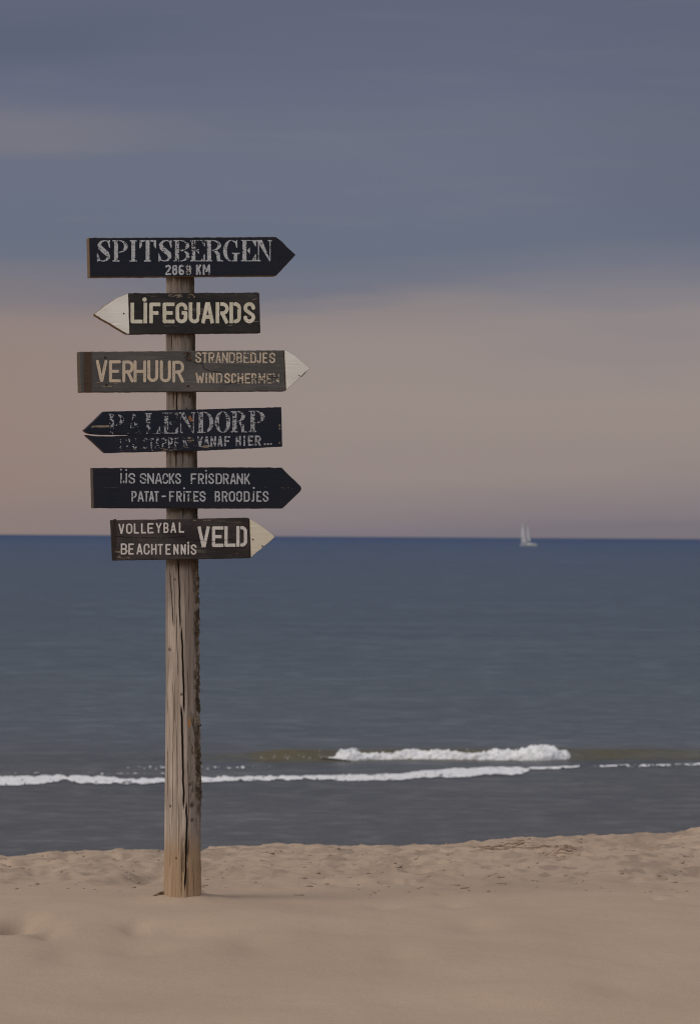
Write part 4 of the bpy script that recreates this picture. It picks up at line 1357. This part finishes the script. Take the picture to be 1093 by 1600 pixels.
# ------------------------------------------------------------------ things lying on the sand
def strand_mesh(name, strands, sides=5):
    Vs, Fs, n0 = [], [], 0
    for pts, ra in strands:
        pts = np.array(pts, float)
        n = len(pts)
        tg = np.gradient(pts, axis=0)
        tg /= np.linalg.norm(tg, axis=1)[:, None] + 1e-9
        sx = np.cross(tg, (0, 0, 1.0))
        sx /= np.linalg.norm(sx, axis=1)[:, None] + 1e-9
        sy = np.cross(sx, tg)
        for k in range(n):
            q = ra * (0.35 + 0.65 * math.sin(math.pi * (0.12 + 0.8 * k / (n - 1))))
            for j in range(sides):
                a = 2 * math.pi * j / sides
                Vs.append(pts[k] + q * (sx[k] * math.cos(a) + sy[k] * math.sin(a)))
        for k in range(n - 1):
            for j in range(sides):
                Fs.append((n0 + k * sides + j, n0 + k * sides + (j + 1) % sides, n0 + (k + 1) * sides + (j + 1) % sides, n0 + (k + 1) * sides + j))
        n0 += n * sides
    return np_mesh(name, np.array(Vs), np.array(Fs), True)


def sz(x, y):
    return float(sand_height(np.array([x]), np.array([y]))[0])


rs = np.random.RandomState(12)


def tangle(cx, cy, rx, ry, n, length, ra, hump, origin):
    out_ = []
    for i in range(n):
        x = cx + rs.normal(0, rx * 0.45)
        y = cy + rs.normal(0, ry * 0.45)
        a = rs.uniform(0, 2 * math.pi)
        pts = []
        m_ = 9
        lift = hump * math.exp(-((x - cx) / rx) ** 2 * 2) * rs.uniform(0.2, 1.0)
        for k in range(m_):
            x += math.cos(a) * length / m_
            y += math.sin(a) * length / m_ * 0.6
            a += rs.normal(0, 0.5)
            pts.append((x - origin[0], y - origin[1], sz(x, y) + ra * 0.1 + lift * math.sin(math.pi * k / (m_ - 1)) - origin[2]))
        out_.append((pts, ra * rs.uniform(0.6, 1.3)))
    return out_


M_WEED = mat_flat('dry_brown_seaweed', (0.21, 0.15, 0.105), (0.33, 0.245, 0.18), 12.0, 0.9)
M_WEED2 = mat_flat('reddish_dry_seaweed', (0.20, 0.135, 0.10), (0.33, 0.235, 0.18), 12.0, 0.9)
yw = 13.0
for (pa, pb, mt_, lab, n_, rx_) in ((790, 1322, M_WEED, 'long brown clump of dried seaweed on the crest of the sand', 30, 0.13), (868, 1328, M_WEED2, 'reddish clump of dried seaweed just right of the brown clump', 20, 0.08)):
    dr = rays(pa, pb)
    yy = 12.9 if pa < 800 else 12.4
    lo_, hi_ = 9.5, 14.2
    for _ in range(40):
        yy = (lo_ + hi_) / 2
        zr = EYE.z + dr[2] / dr[1] * yy
        if zr > sz(dr[0] / dr[1] * yy, yy):
            lo_ = yy
        else:
            hi_ = yy
    cx = dr[0] / dr[1] * yy
    og = (cx, yy, sz(cx, yy))
    me = strand_mesh('seaweed_clump', tangle(cx, yy, rx_, 0.30, n_, 0.14, 0.0036, 0.007, og))
    o = link('seaweed_clump', me, None, mt_)
    o.location = og
    tag(o, lab, 'seaweed')

p = on_plane(266.0, 1402.0, (0, 0, 0.0), (0, 0, 1))
og = (p[0], p[1], sz(p[0], p[1]))
me = strand_mesh('seaweed_scrap', tangle(p[0], p[1], 0.034, 0.03, 46, 0.05, 0.0030, 0.014, og))
o = link('seaweed_scrap', me, None, mat_flat('dark_wet_seaweed', (0.07, 0.045, 0.025), (0.22, 0.15, 0.09), 60.0, 0.8))
o.location = og
tag(o, 'small dark scrap of seaweed at the foot of the post', 'seaweed')


# loose clods, shell bits and dry scraps strewn over the trampled belt
rs = np.random.RandomState(44)
cv_, cf_, n0 = [], [], 0
for k in range(900):
    y = rs.uniform(9.4, 13.9)
    x = rs.uniform(-2.2, 2.2)
    if abs(x + 0.625) < 0.13 and abs(y - 9.06) < 0.2:
        continue
    q = 0.0020 + abs(rs.normal(0, 0.0036))
    sc_ = np.array((rs.uniform(0.8, 2.4), rs.uniform(0.8, 1.6), rs.uniform(0.4, 0.9))) * q
    a = rs.uniform(0, math.pi)
    v = oct_v * (1 + rs.uniform(-0.3, 0.3, (6, 1))) * sc_
    v = np.stack([v[:, 0] * math.cos(a) - v[:, 1] * math.sin(a), v[:, 0] * math.sin(a) + v[:, 1] * math.cos(a), v[:, 2]], -1)
    cv_.append(v + (x, y, sz(x, y) + 0.3 * sc_[2]))
    cf_.append(oct_f[:, :3] + n0)
    n0 += 6
me = np_mesh('beach_grit', np.concatenate(cv_), np.concatenate(cf_), True)
tag(link('beach_grit', me, None, mat_flat('brown_beach_grit', (0.22, 0.155, 0.11), (0.38, 0.295, 0.225), 6.0, 0.95)),
    'small brown clods and shell bits strewn over the trampled sand', 'beach grit', kind='stuff')
